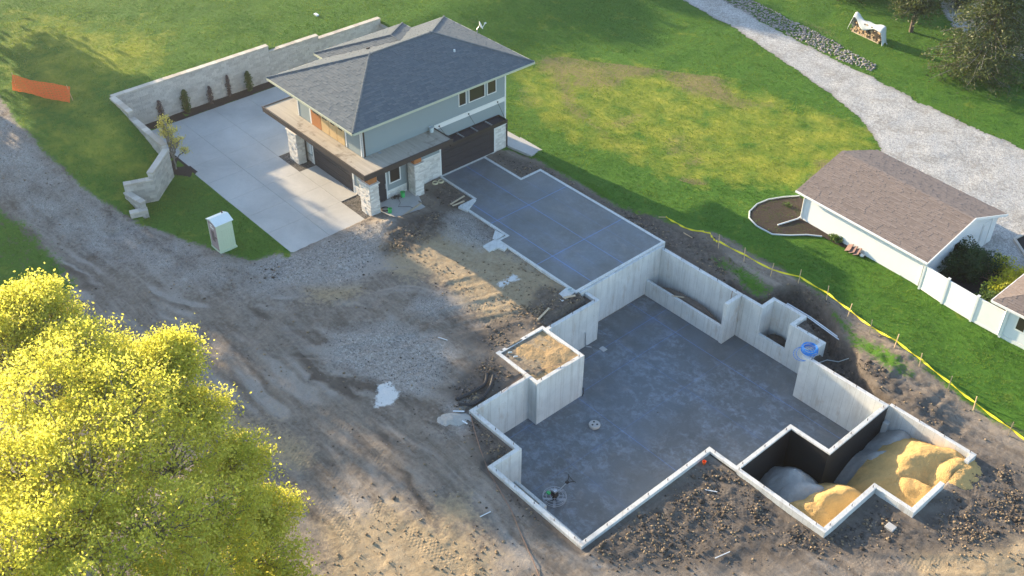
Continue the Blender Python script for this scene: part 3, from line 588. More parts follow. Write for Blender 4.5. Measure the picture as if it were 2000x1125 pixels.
# waterproofing on the walls that face the sand pit
fw(-17.46, -17.452, 37.5, 43.0, -.3, nm='waterproofing', mat=M['tar']); fw(-19.87, -17.46, 37.69, 37.697, -.3, nm='waterproofing', mat=M['tar']); fw(-19.868, -19.86, 33.48, 37.69, -.3, nm='waterproofing', mat=M['tar'])
fw(-21.6, -19.9, 33.222, 33.228, -.35, -.9, nm='waterproofing', mat=M['tar'])
fw(-17.4, -17.1, 42.75, 43.07, -1.2, nm='pier', mat=FW)
bl = MB()
for x0, y0, x1, y1 in ((-35.0, 44.68, -29.2, 44.68), (-24.7, 44.72, -23.2, 44.72), (-22.4, 42.97, -18, 42.97), (-17.2, 43.2, -12.8, 43.2), (-21.74, 24.4, -21.74, 33.0), (-27.8, 24.14, -22.2, 24.14), (-31.4, 26.0, -28.6, 26.0), (-31.9, 26.4, -31.9, 29.8), (-31.22, 30.4, -31.22, 33.3), (-34.2, 33.9, -34.2, 37.5), (-21.4, 33.35, -15.2, 33.35), (-14.73, 33.8, -14.73, 37.4), (-17.58, 38.2, -17.58, 42.7), (-19.98, 33.8, -19.98, 37.4)):
    k = max(2, int(math.hypot(x1-x0, y1-y0)/1.3))
    for i in range(k+1): px_, py_ = x0+(x1-x0)*i/k, y0+(y1-y0)*i/k; bl.tube([(px_, py_, -.3), (px_, py_, -.06)], .02, 5)
tag(bl.build('anchor_bolts', simple('bolt', (.12, .10, .09), .6), fd), kind='stuff')
# ------------------------------------------------------------------ wall and roof skins
def lap(mb, p, u, out, length, z0, z1, expo=.17):
    """clapboards on a vertical face: p start point, u unit direction along, out unit normal"""
    p, u, out = Vector(p), Vector(u), Vector(out); z = z0
    while z < z1-1e-4:
        h = min(expo, z1-z); a = p+u*0; b = p+u*length
        zb, zt = Vector((0, 0, z)), Vector((0, 0, z+h+.01 if z+h < z1-1e-3 else z1))
        mb.hexa([a+zb+out*.026, b+zb+out*.026, b+zb, a+zb, a+zt+out*.008, b+zt+out*.008, b+zt, a+zt]); z += expo
    return mb
def gable_lap(mb, p, u, out, length, z0, apex_h, expo=.15):
    p, u, out = Vector(p), Vector(u), Vector(out); z = 0
    while z < apex_h-.02:
        h = min(expo, apex_h-z); f0 = z/apex_h/2; f1 = (z+h)/apex_h/2
        a0, b0 = p+u*length*f0, p+u*length*(1-f0); a1, b1 = p+u*length*f1, p+u*length*(1-f1)
        Z0, Z1 = Vector((0, 0, z0+z)), Vector((0, 0, z0+z+h))
        mb.hexa([a0+Z0+out*.026, b0+Z0+out*.026, b0+Z0, a0+Z0, a1+Z1+out*.008, b1+Z1+out*.008, b1+Z1, a1+Z1]); z += expo
def veneer(mb, p, u, out, length, z0, z1, rng, ch=.13):
    p, u, out = Vector(p), Vector(u), Vector(out); z = z0
    while z < z1-.02:
        h = min(ch*rng.uniform(.75, 1.25), z1-z); 
        if z1-(z+h) < .05: h = z1-z
        t = 0.0
        while t < length-.01:
            l = min(rng.uniform(.18, .45), length-t)
            if length-(t+l) < .1: l = length-t
            d = rng.uniform(.012, .055); mb.tint = rng.random()
            a = p+u*(t+.004)+Vector((0, 0, z+.004)); b = a+u*(l-.008); e = rng.uniform(-.012, .012); dz = Vector((0, 0, h-.008))
            mb.hexa([a+out*d, b+out*(d+e), b, a, a+out*d+dz, b+out*(d+e)+dz, b+dz, a+dz]); t += l
        z += h
    mb.tint = .5; return mb
CAMV = Vector((0, 0, CAM_H))
def shingles(planes, mat, parent, expo, tab, cap_parts=300, under=None, name='shingle'):
    """planes: [eave_left, eave_right, top_right, top_left] seen from outside; whole tabs nearest the camera become objects"""
    rng = random.Random(5); whole = []; rest = MB()
    for (A, B, Cc, D) in planes:
        A, B, Cc, D = map(Vector, (A, B, Cc, D)); u = (B-A).normalized(); nrm = (B-A).cross(D-A).normalized()
        v = nrm.cross(u).normalized(); H = (D-A).dot(v); nr = max(1, int(round(H/expo))); ex = H/nr
        L0 = lambda h: (D-A).dot(u)*h/H
        L1 = lambda h: (B-A).length+((Cc-B).dot(u))*h/H
        for r in range(nr):
            h0, h1 = r*ex, (r+1)*ex+.03 if r < nr-1 else (r+1)*ex
            s0, e0, s1, e1 = L0(h0), L1(h0), L0(h1), L1(h1); t = min(s0, s1)-rng.random()*tab
            while t < max(e0, e1):
                l = tab*rng.uniform(.75, 1.3); a, b = t+.004, t+l-.004; t += l
                k = rng.random(); th = .030 if k > .5 else .012; tint = (.45+.5*rng.random()) if k > .5 else .6*rng.random()
                inside = a >= max(s0, s1) and b <= min(e0, e1)
                if inside: whole.append((A+u*((a+b)/2)+v*h0, u*(b-a), v*(h1-h0), nrm, th, tint, ex))
                a0, b0 = max(a, s0), min(b, e0); a1, b1 = max(a, s1), min(b, e1)
                if inside: continue
                if b0-a0 < .01 and b1-a1 < .01: continue
                b0 = max(b0, a0); b1 = max(b1, a1)
                P = lambda q, h, o: A+u*q+v*h+nrm*o
                rest.tint = tint
                rest.hexa([P(a0, h0, th), P(b0, h0, th), P(b1, h1, .002), P(a1, h1, .002)][::-1] and [P(a0, h0, -.01), P(b0, h0, -.01), P(b1, h1, -.01), P(a1, h1, -.01), P(a0, h0, th), P(b0, h0, th), P(b1, h1, .003), P(a1, h1, .003)])
    whole.sort(key=lambda w: (w[0]-CAMV).length)
    for w in whole[cap_parts:]:
        c, uu, vv, nrm, th, tint, ex = w; rest.tint = tint; a = c-uu/2; b = c+uu/2
        rest.hexa([a-nrm*.01, b-nrm*.01, b+vv-nrm*.01, a+vv-nrm*.01, a+nrm*th, b+nrm*th, b+vv+nrm*.003, a+vv+nrm*.003])
    rest.tint = .5
    tag(rest.build('shingle_courses', mat, parent), kind='stuff')
    # shared unit meshes
    var = []
    for i in range(8):
        th = .030 if i % 2 else .012; m = MB(); m.tint = (.55+.45*(i/8)) if i % 2 else .45*(i/8)
        m.hexa([(-.5, 0, -.01), (.5, 0, -.01), (.5, 1, -.01), (-.5, 1, -.01), (-.5, 0, th), (.5, 0, th), (.5, 1, .003), (-.5, 1, .003)])
        me = bpy.data.meshes.new(name); me.from_pydata(m.v, [], m.f); at = me.attributes.new('tint', 'FLOAT', 'POINT'); at.data.foreach_set('value', m.t); me.materials.append(mat); var.append(me)
    off = parent.location.copy() if parent.parent is None else parent.location+parent.parent.location
    for i, w in enumerate(whole[:cap_parts]):
        c, uu, vv, nrm, th, tint, ex = w; o = bpy.data.objects.new(name, var[(rng.randrange(4))*2+(1 if th > .02 else 0)]); C.objects.link(o); o.parent = parent
        c = c-off; x, y = uu, vv
        o.matrix_local = Matrix([[x.x, y.x, nrm.x, c.x], [x.y, y.y, nrm.y, c.y], [x.z, y.z, nrm.z, c.z], [0, 0, 0, 1]])
def ridge_caps(mb, a, b, w=.14):
    a, b = Vector(a), Vector(b); d = b-a; n = max(1, int(d.length/.3)); rng = random.Random(3)
    for i in range(n):
        p, q = a+d*(i/n), a+d*((i+1)/n+.02); mb.tint = rng.random()*.6
        mb.tube([p+Vector((0, 0, .018)), q+Vector((0, 0, .006))], [w*.42, w*.36], 6)
    mb.tint = .5
def window(parent, kind, x, y0, y1, z0, z1, trim=.09, mat=None, fmat=None):
    """window on a face looking +x at x"""
    w = MB(); w.box(x, x+.05, y0-trim, y1+trim, z0-trim, z0).box(x, x+.05, y0-trim, y1+trim, z1, z1+trim).box(x, x+.05, y0-trim, y0, z0, z1).box(x, x+.05, y1, y1+trim, z0, z1)
    o = w.build(kind, fmat or M['trim_white'], parent)
    f = MB(); f.box(x+.002, x+.04, y0, y1, z0, z0+.05).box(x+.002, x+.04, y0, y1, z1-.05, z1).box(x+.002, x+.04, y0, y0+.05, z0+.05, z1-.05).box(x+.002, x+.04, y1-.05, y1, z0+.05, z1-.05)
    f.build('frame', M['dark_metal'], o)
    MB().box(x+.003, x+.018, y0+.05, y1-.05, z0+.05, z1-.05).build('pane', mat or M['glass'], o); return o
# ------------------------------------------------------------------ the new house
HX, HY0, HY1 = -51.1, 33.0, 45.3
house = thing('two_storey_house', 'blue-grey two storey house with grey hip roof and stone columns', 'house', (-55.5, 39, 0))
MB().box(-58.6, HX, HY0, HY1, 3.6, 6.25).box(-59.7, HX-.02, 33.5, HY1-.02, -.3, 3.62).build('wall', M['siding_blue'], house)
sd = MB(); lap(sd, (HX, HY0, 0), (0, 1, 0), (1, 0, 0), 38.85-HY0, 3.92, 6.2); lap(sd, (HX, 38.85, 0), (0, 1, 0), (1, 0, 0), HY1-38.85, 4.12, 6.2)
lap(sd, (HX, 39.0, 0), (0, 1, 0), (1, 0, 0), HY1-39.0, 2.35, 3.76); lap(sd, (HX, 34.65, 0), (0, 1, 0), (1, 0, 0), 1.7, .62, 3.55); lap(sd, (HX, 37.1, 0), (0, 1, 0), (1, 0, 0), 2.2, 1.88, 3.55); lap(sd, (HX, 44.25, 0), (0, 1, 0), (1, 0, 0), 1.05, 1.9, 2.35)
lap(sd, (-58.6, HY0, 0), (1, 0, 0), (0, -1, 0), 7.5, 3.92, 6.2); lap(sd, (-59.7, 33.5, 0), (1, 0, 0), (0, -1, 0), 8.55, .62, 3.55)
tag(sd.build('siding', M['siding_blue'], house), kind='stuff')
for b_ in ((HX, HX+.045, HY0, HY0+.12, 3.92, 6.2), (HX, HX+.045, HY1-.12, HY1, 1.95, 6.2), (-58.62, -58.5, HY0-.045, HY0, 3.92, 6.2), (-51.22, -51.1, HY0-.045, HY0, 3.92, 6.2), (-57.1, -56.95, HY0-.045, HY0, 3.92, 6.2), (-52.95, -52.8, HY0-.045, HY0, 3.92, 6.2), (HX, HX+.05, 44.18, 44.3, 0, 2.3), (HX, HX+.05, 39.22, 39.34, 0, 2.3), (HX, HX+.04, 34.6, 34.7, .0, 2.7), (HX, HX+.05, 34.7, 36.3, .55, .64), (HX, HX+.05, 37.1, 39.22, 1.8, 1.88), (HX, HX+.06, 44.3, 45.36, 1.84, 1.92), (-53.3, -53.15, 33.44, 33.5, 0, 2.6), (-58.2, -58.05, 33.44, 33.5, 0, 2.6), (-53.15, -51.3, 33.44, 33.5, .55, .64)): MB().box(*b_).build('trim_board', M['trim_white'], house)
MB().box(HX, HX+.05, 38.86, 45.17, 3.76, 4.11).build('band_board', M['trim_white'], house)
rv = random.Random(21)
vn = MB(); veneer(vn, (HX, 37.1, 0), (0, 1, 0), (1, 0, 0), 2.12, -.2, 1.8, rv); veneer(vn, (HX, 44.3, 0), (0, 1, 0), (1, 0, 0), 1.05, -.2, 1.84, rv); veneer(vn, (HX, 34.7, 0), (0, 1, 0), (1, 0, 0), 1.6, 0, .55, rv)
veneer(vn, (-53.15, 33.5, 0), (1, 0, 0), (0, -1, 0), 1.85, 0, .55, rv); veneer(vn, (-59.7, 33.5, 0), (1, 0, 0), (0, -1, 0), 1.5, 0, .55, rv)
tag(vn.build('stone_veneer', M['ledge_stone'], house), kind='stuff')
# columns
def column(x0, x1, y0, y1, wood=True):
    c = MB().box(x0+.04, x1-.04, y0+.04, y1-.04, -.3, 2.36).build('stone_column', M['ledge_stone'], house)
    v = MB()
    veneer(v, (x0+.04, y0+.04, 0), (1, 0, 0), (0, -1, 0), x1-x0-.08, -.2, 2.36, rv); veneer(v, (x1-.04, y0+.04, 0), (0, 1, 0), (1, 0, 0), y1-y0-.08, -.2, 2.36, rv)
    veneer(v, (x0+.04, y1-.04, 0), (0, -1, 0), (-1, 0, 0), y1-y0-.08, -.2, 2.36, rv)
    tag(v.build('ledge_stones', M['ledge_stone'], c), kind='stuff')
    MB().box(x0-.05, x1+.05, y0-.05, y1+.05, 2.362, 2.43).build('column_cap', M['trim_white'], c)
    if wood: MB().box(x0+.14, x1-.12, y0+.1, y1-.08, 2.43, 3.56).build('wood_post', M['cedar_wood'], c)
column(-51.15, -49.97, 32.55, 33.32); column(-50.9, -50.08, 36.3, 37.08); column(-59.98, -58.78, 32.6, 33.4)
# flat canopy
def canopy():
    ct, fh = 3.9, .36
    P = [(-61.2, 31.78), (-49.2, 31.76), (-49.25, 38.82), (HX-.02, 38.82), (HX-.02, HY0-.02), (-58.62, HY0-.02), (-58.62, 36.5), (-61.15, 36.5)]
    c = MB().prism(P, ct-.34, ct-.03).build('flat_canopy', M['canopy_roof'], house)
    f = MB(); f.box(-61.28, -49.12, 31.69, 31.78, ct-fh, ct+.02).box(-49.2, -49.12, 31.78, 38.9, ct-fh, ct+.021).box(-61.28, -61.2, 31.78, 36.5, ct-fh, ct+.021).box(HX+.03, -49.2, 38.82, 38.9, ct-fh, ct+.02)
    f.build('fascia', M['bronze'], c)
    MB().box(-61.3, -49.1, 31.66, 31.69, ct-.05, ct+.035).box(-49.12, -49.09, 31.69, 38.9, ct-.05, ct+.035).build('drip_edge', M['bronze'], c)
    MB().lathe((-50.9, 34.2, ct-.03), [(.12, 0), (.12, .015), (.05, .02), (.05, .005)], 16).build('roof_drain', M['steel'], c)
canopy()
# front door, porch window, second-floor windows
d = MB().box(HX, HX+.05, 33.95, 34.6, .04, 2.55).build('front_door', M['door_dark'], house); MB().box(HX+.05, HX+.09, 34.5, 34.54, .9, 1.3).build('door_handle', M['steel'], d)
window(house, 'porch_window', HX+.02, 34.95, 35.75, 1.2, 2.2)
for y0, y1 in ((41.05, 41.62), (41.95, 43.3), (43.6, 44.32)): window(house, 'window', HX+.02, y0, y1, 4.82, 5.92, .06)
# balcony door and timber panels on the lit side
for x0, x1, m in ((-56.9, -55.75, 'cedar_wood'), (-55.7, -54.8, 'pine_wood'), (-54.75, -53.9, 'pine_wood'), (-53.85, -53.0, 'pine_wood')):
    d = MB().box(x0, x1, HY0-.06, HY0-.02, 3.92, 5.9).build('timber_door', M[m], house)
    MB().box(x0+.2, x1-.2, HY0-.075, HY0-.06, 4.95, 5.6).build('pane', M['glass'], d)
# garage doors
def gdoor(axis, p, q, at, h, rows, cols):
    g = MB(); (g.box(at-.06, at-.01, p, q, 0, h) if axis == 'x' else g.box(p, q, at+.01, at+.06, 0, h)); g = g.build('garage_door', M['door_dark'], house)
    rh = h/rows
    for r in range(rows):
        m = MB()
        for k in range(3):
            z0 = r*rh+.012+k*(rh-.02)/3; z1 = z0+(rh-.02)/3-.012
            (m.box(at-.01, at+.03, p+.02, q-.02, z0, z1) if axis == 'x' else m.box(p+.02, q-.02, at-.03, at+.01, z0, z1))
        m.build('door_panel', M['door_dark'], g)
gdoor('x', 39.34, 44.18, HX+.03, 2.3, 4, 1); gdoor('y', -58.05, -53.3, 33.47, 2.35, 4, 1)
MB().box(-59.4, -58.35, 33.44, 33.5, .7, 2.3).build('side_door', M['siding_white'], house)
MB().box(HX-.1, HX+.12, 39.2, 44.3, -.1, .02).build('door_sill', M['form_concrete'], house)
# steel awning
aw = MB().box(-51.03, -50.1, 39.45, 39.5, 2.68, 2.9).box(-51.03, -50.1, 44.55, 44.6, 2.68, 2.9).box(-50.15, -50.07, 39.45, 44.6, 2.66, 2.92).box(-51.05, -51.0, 39.5, 44.55, 2.7, 2.9).build('steel_awning', M['dark_metal'], house)
for i in range(4):
    yy = 39.5+i*5.05/4; MB().box(-51.0, -50.15, yy+.03, yy+5.05/4-.03, 2.78, 2.80).build('awning_panel', M['awning_metal'], aw)
for yy in (40.75, 42.0, 43.3): MB().box(-51.0, -50.15, yy-.04, yy+.04, 2.79, 2.88).build('awning_rib', M['steel'], aw)
for y0, y1 in ((39.25, 39.6), (41.85, 42.05), (44.5, 44.5)):
    MB().tube([(HX+.04, y0, 3.93), (-50.2, y1, 2.88)], .014, 6).build('tie_rod', M['dark_metal'], aw); MB().tube([(HX+.02, y0, 3.93), (HX+.09, y0, 3.93)], .06, 8).build('rod_plate', M['dark_metal'], aw)
MB().tube([(HX+.1, HY0+.12, 3.95), (HX+.1, HY0+.12, 6.1), (-50.75, HY0-.3, 6.22)], .055, 8).build('downspout', M['dark_metal'], house)
MB().tube([(HX+.09, HY1+.06, .05), (HX+.09, HY1+.06, 1.9)], .05, 8).build('downspout', M['dark_metal'], house)
MB().tube([(-58.6, 33.2, .1), (-58.6, 33.2, 3.55)], .06, 8).build('downspout', M['dark_metal'], house)
# hip roof
ex0, ex1, ey0, ey1, ez, rz_ = -60.65, -50.55, 32.05, 47.5, 6.22, 8.2
rx, ry0, ry1 = -55.6, 37.15, 42.4
roof = MB()
roof.slab([(ex1, ey0, ez), (ex1, ey1, ez), (rx, ry1, rz_), (rx, ry0, rz_)], .06); roof.slab([(ex0, ey1, ez), (ex0, ey0, ez), (rx, ry0, rz_), (rx, ry1, rz_)], .06)
roof.slab([(ex0, ey0, ez), (ex1, ey0, ez), (rx, ry0, rz_)], .06); roof.slab([(ex1, ey1, ez), (ex0, ey1, ez), (rx, ry1, rz_)], .06)
wx, wy0, wy1, wax, waz = -61.75, 36.6, 44.4, -57.85, 7.76
wr = -56.75; wm = (wy0+wy1)/2
roof.slab([(wx, wy0, ez), (ex0, wy0, ez), (wr, wm, waz), (wax, wm, waz)], .05); roof.slab([(wx, wy1, ez), (wx, wy0, ez), (wax, wm, waz)], .05); roof.slab([(ex0, wy1, ez), (wx, wy1, ez), (wax, wm, waz), (wr, wm, waz)], .05)
roof.box(ex0+.05, ex1-.05, ey0+.05, ey1-.05, ez-.2, ez-.08)
ro = roof.build('roof', M['shingle'], house)
shingles([[(ex1, ey0, ez), (ex1, ey1, ez), (rx, ry1, rz_), (rx, ry0, rz_)], [(ex0, ey1, ez), (ex0, ey0, ez), (rx, ry0, rz_), (rx, ry1, rz_)], [(ex0, ey0, ez), (ex1, ey0, ez), (rx, ry0, rz_), (rx-.01, ry0, rz_)],
          [(ex1, ey1, ez), (ex0, ey1, ez), (rx-.01, ry1, rz_), (rx, ry1, rz_)], [(wx, wy0, ez), (ex0, wy0, ez), (wr, wm, waz), (wax, wm, waz)], [(wx, wy1, ez), (wx, wy0, ez), (wax, wm-.01, waz), (wax, wm, waz)], [(ex0, wy1, ez), (wx, wy1, ez), (wax, wm, waz), (wr, wm, waz)]], M['shingle'], ro, .17, .36)
rc = MB()
for a, b in (((ex1, ey0, ez), (rx, ry0, rz_)), ((ex1, ey1, ez), (rx, ry1, rz_)), ((ex0, ey0, ez), (rx, ry0, rz_)), ((ex0, ey1, ez), (rx, ry1, rz_)), ((rx, ry0, rz_), (rx, ry1, rz_)), ((wx, wy0, ez), (wax, wm, waz)), ((wx, wy1, ez), (wax, wm, waz)), ((wax, wm, waz), (wr, wm, waz))): ridge_caps(rc, a, b, .2)
tag(rc.build('ridge_caps', M['shingle'], ro), kind='stuff')
gt = MB()
for a, b in (((ex0, ey0), (ex1, ey0)), ((ex1, ey0), (ex1, ey1)), ((ex1, ey1), (ex0, ey1)), ((ex0, ey1), (ex0, wy1)), ((ex0, wy1), (wx, wy1)), ((wx, wy1), (wx, wy0)), ((wx, wy0), (ex0, wy0)), ((ex0, wy0), (ex0, ey0))): gt.bar((a[0], a[1], ez-.07), (b[0], b[1], ez-.07), .13, .13)
gt.build('gutter', M['gutter'], ro)
MB().tube([(-53.55, 42.75, 7.0), (-53.55, 42.75, 7.55)], .07, 10).build('vent_pipe', M['white_pvc'], ro)
MB().obox((-53.5, 42.75, 7.06), (.14, 0, -.055), (0, .14, 0), (0.004, 0, .01)).build('vent_flashing', M['dark_metal'], ro)
MB().obox((-57.9, 38.6, 7.35), (.1, 0, .04), (0, .1, 0), (-.02, 0, .06)).build('roof_vent', M['bronze'], ro)
# satellite dish on the far eave
sdish = thing('satellite_dish', 'small white satellite dish clamped to the far roof edge of the grey roof', 'dish', (-56.4, 47.2, 6.45))
MB().tube([(-56.4, 47.2, 6.3), (-56.4, 47.2, 6.75), (-56.35, 47.35, 6.95)], .035, 8).build('mast', M['steel'], sdish)
dm = MB(); ax = Vector((.55, .75, .45)).normalized(); q = Vector((0, 0, 1)).rotation_difference(ax); pr = [(.001, 0), (.13, .015), (.22, .05), (.30, .09), (.305, .07), (.22, .03), (.13, -.01), (.001, -.02)]
vs = []; fs = []; nn = 20
for r, h in pr:
    for k in range(nn): t = 2*math.pi*k/nn; vs.append(Vector((-56.3, 47.4, 7.0))+q @ Vector((r*math.cos(t), r*math.sin(t), h)))
for i in range(len(pr)-1):
    for k in range(nn): fs.append((i*nn+k, i*nn+(k+1) % nn, (i+1)*nn+(k+1) % nn, (i+1)*nn+k))
dm.add(vs, fs); dm.build('dish', M['trim_white'], sdish, True)
e = Vector((-56.3, 47.4, 7.0)); tip = e+ax*.42; low = e+q @ Vector((.26, 0, .08))
MB().tube([low, tip], .02, 6).obox(tip, ax*.08, ax.orthogonal().normalized()*.05, ax.cross(ax.orthogonal()).normalized()*.05).build('feed_arm', M['trim_white'], sdish)
bk = thing('bucket', 'pale blue plastic bucket standing on the flat canopy roof against the wall', 'bucket', (-50.85, 38.45, 3.87))
MB().lathe((-50.85, 38.45, 3.87), [(.13, 0), (.16, .34), (.175, .34), (.175, .36), (.15, .36), (.12, .03)], 18).build('pail', M['pale_plastic'], bk); MB().tube([(-50.85+.16*math.cos(t), 38.45, 4.2+.1*math.sin(t)) for t in np.linspace(0, math.pi, 9)], .008, 5).build('handle', M['steel'], bk)
# ------------------------------------------------------------------ retaining wall
rw = thing('retaining_wall', 'tan-grey block retaining wall stepping down round the concrete driveway', 'wall', (-71.3, 30, 0))
WR = random.Random(9); blocks = []; caps = []
def wall_run(p, q, z0, z1, thick=.34):
    p, q = Vector((p[0], p[1], 0)), Vector((q[0], q[1], 0)); d = q-p; L = d.length; u = d.normalized(); n = Vector((-u.y, u.x, 0)); c = z0; row = 0; bh = .2
    ang = math.atan2(u.y, u.x)
    while c < z1-.03:
        h = min(bh, z1-c); t = -.22*(row % 2)
        while t < L-.01:
            a, b = max(t, 0), min(t+.45, L); t += .45
            if b-a < .05: continue
            blocks.append((p+u*((a+b)/2)+n*WR.uniform(-.012, .012)+Vector((0, 0, c+h/2)), ang+WR.uniform(-.01, .01), b-a-.008, thick+WR.uniform(-.02, .02), h-.006))
        c += h; row += 1
    k = max(1, round(L/.5))
    for i in range(k): caps.append((p+u*(L*(i+.5)/k)+Vector((0, 0, z1+.05)), ang, L/k-.006, thick+.1, .1))
X0 = -71.32
wall_run((X0, 25.1), (X0, 38.1), -.1, 2.9); wall_run((X0, 38.1), (X0, 42.7), -.1, 2.4); wall_run((X0, 42.7), (X0, 48.9), -.1, 2.1); wall_run((X0+.1, 48.9), (X0+2.2, 48.9), 0, 1.6)
wall_run((X0+.18, 25.1), (-68.3, 25.1), -.1, 2.9); wall_run((-68.3, 25.1), (-63.4, 25.05), -.1, 2.4); wall_run((-63.3, 25.1), (-61.15, 22.8), -.1, 2.1)
wall_run((-61.2, 22.95), (-61.85, 21.15), -.1, 1.6); wall_run((-61.8, 21.2), (-59.9, 21.45), -.1, 1.0); wall_run((-59.75, 21.6), (-60.1, 20.5), -.1, .5)
_bm = []
for i in range(5):
    m = MB(); m.tint = i/4; j = lambda: WR.uniform(-.02, .02)
    m.hexa([(-.5+j()*.3, -.5+j(), -.5), (.5+j()*.3, -.5+j(), -.5), (.5, .5+j(), -.5), (-.5, .5+j(), -.5), (-.5+j()*.3, -.5+j(), .5), (.5+j()*.3, -.5+j(), .5), (.5, .5+j(), .5), (-.5, .5+j(), .5)])
    for nm, mt in (('block', 'block'), ('cap_stone', 'cap')):
        me = bpy.data.meshes.new(nm); me.from_pydata(m.v, [], m.f); at = me.attributes.new('tint', 'FLOAT', 'POINT'); at.data.foreach_set('value', m.t); me.materials.append(M[mt]); _bm.append(me)
def put(nm, me, it):
    c, a, l, w, h = it; o = bpy.data.objects.new(nm, me); C.objects.link(o); o.parent = rw; o.location = c-rw.location; o.rotation_euler = (0, 0, a); o.scale = (l, w, h)
blocks.sort(key=lambda t: (t[0]-CAMV).length)
for it in blocks[:300]: put('block', _bm[WR.randrange(5)*2], it)
for it in caps: put('cap_stone', _bm[WR.randrange(5)*2+1], it)
rest = MB()
for c, a, l, w, h in blocks[300:]:
    rest.tint = WR.random(); u = Vector((math.cos(a), math.sin(a), 0)); n = Vector((-u.y, u.x, 0)); rest.obox(c, u*l/2, n*w/2, Vector((0, 0, h/2)))
tag(rest.build('block_courses', M['block'], rw), kind='stuff')
# ------------------------------------------------------------------ old detached garage
RZ = math.radians(-3.6)
sh = thing('detached_garage', 'long low white-sided garage with a brown shingle gable roof', 'garage', (-22.1, 53.3, 0), rz=RZ, local=True)
LX, LY, EZ, RGZ = 9.15, 7.7, 2.2, 3.5
MB().box(-LX, 0, 0, LY, -.3, EZ).build('wall', M['siding_white'], sh)
gm = MB(); gm.add([(0, 0, EZ), (0, LY, EZ), (0, LY/2, RGZ-.07), (-LX, 0, EZ), (-LX, LY, EZ), (-LX, LY/2, RGZ-.07)], [(0, 1, 2), (5, 4, 3), (0, 2, 5, 3), (1, 4, 5, 2), (0, 3, 4, 1)]); gm.build('gable_wall', M['siding_white'], sh)
s2 = MB(); lap(s2, (-LX, 0, 0), (1, 0, 0), (0, -1, 0), LX, .02, EZ, .13); lap(s2, (0, 0, 0), (0, 1, 0), (1, 0, 0), LY, .02, EZ, .13); gable_lap(s2, (0, 0, 0), (0, 1, 0), (1, 0, 0), LY, EZ, RGZ-EZ-.06, .13); tag(s2.build('siding', M['siding_white'], sh), kind='stuff')
for xx in (-LX, -.1): MB().box(xx, xx+.1, -.04, 0, 0, EZ).build('corner_board', M['vinyl'], sh)
MB().box(0, .04, 0.0, .1, 0, EZ).build('corner_board', M['vinyl'], sh)
OV = .38; sl_ = (RGZ-EZ)/(LY/2); ze = EZ-sl_*OV+.06; mid = LY/2; xa, xb = -LX-.5, .4; rz0 = RGZ+.06
rf = MB(); rf.slab([(xa, -OV, ze), (xb, -OV, ze), (xb, mid, rz0), (xa, mid, rz0)], .07); rf.slab([(xb, LY+OV, ze), (xa, LY+OV, ze), (xa, mid, rz0), (xb, mid, rz0)], .07); rf = rf.build('roof', M['shingle_brown'], sh)
LO = Vector((0, 0, 0))
shingles([[(xa, -OV, ze), (xb, -OV, ze), (xb, mid, rz0), (xa, mid, rz0)], [(xb, LY+OV, ze), (xa, LY+OV, ze), (xa, mid, rz0), (xb, mid, rz0)]], M['shingle_brown'], rf, .15, .30, 0)
MB().bar((xa, -OV-.05, ze-.06), (xb, -OV-.05, ze-.06), .1, .1).build('gutter', M['vinyl'], rf)
MB().bar((xb, -OV, ze-.05), (xb, mid, rz0-.05), .05, .16).bar((xb, LY+OV, ze-.05), (xb, mid, rz0-.05), .05, .16).build('rake_board', M['vinyl'], rf)
MB().tube([(xa+.5, -.32, ze-.1), (xa+.55, -.08, EZ-.2), (xa+.55, -.08, .25), (xa+.5, -.3, .12), (xa+.15, -1.9, .1)], .05, 8).build('downspout', M['vinyl'], sh)
dd = MB().box(.0, .05, 6.0, 6.85, .0, 2.05).build('side_door', M['vinyl'], sh); MB().box(.05, .07, 6.1, 6.75, .1, 1.95).build('door_panel', M['siding_white'], dd)
MB().box(0, .05, 7.0, 7.12, 0, 2.1).build('door_trim', M['vinyl'], sh)
wn_ = MB().box(0, .05, 2.9, 3.7, 1.1, 1.9).build('side_window', M['vinyl'], sh); MB().box(.05, .06, 3.0, 3.6, 1.2, 1.8).build('pane', M['glass'], wn_)
# edging round the bed at its corner
eg = gpoly((1561, 384), (1530, 386), (1500, 391), (1478, 400), (1464, 414), (1463, 427), (1478, 443), (1508, 459), (1540, 461), (1575, 460), (1605, 463))
tag(MB().tube([(x, y, float(T(x, y))+.06) for x, y in eg], .055, 6).build('bed_edging', M['tarp']), 'pale curved concrete edging round the mulch bed at the garage corner', 'edging')
for i, (px, py, s) in enumerate(((1538, 405, .22), (1546, 398, .16))):
    x, y, z = g3(px, py)
rk = MB(); rr = random.Random(2)
x, y, z = g3(1540, 411)
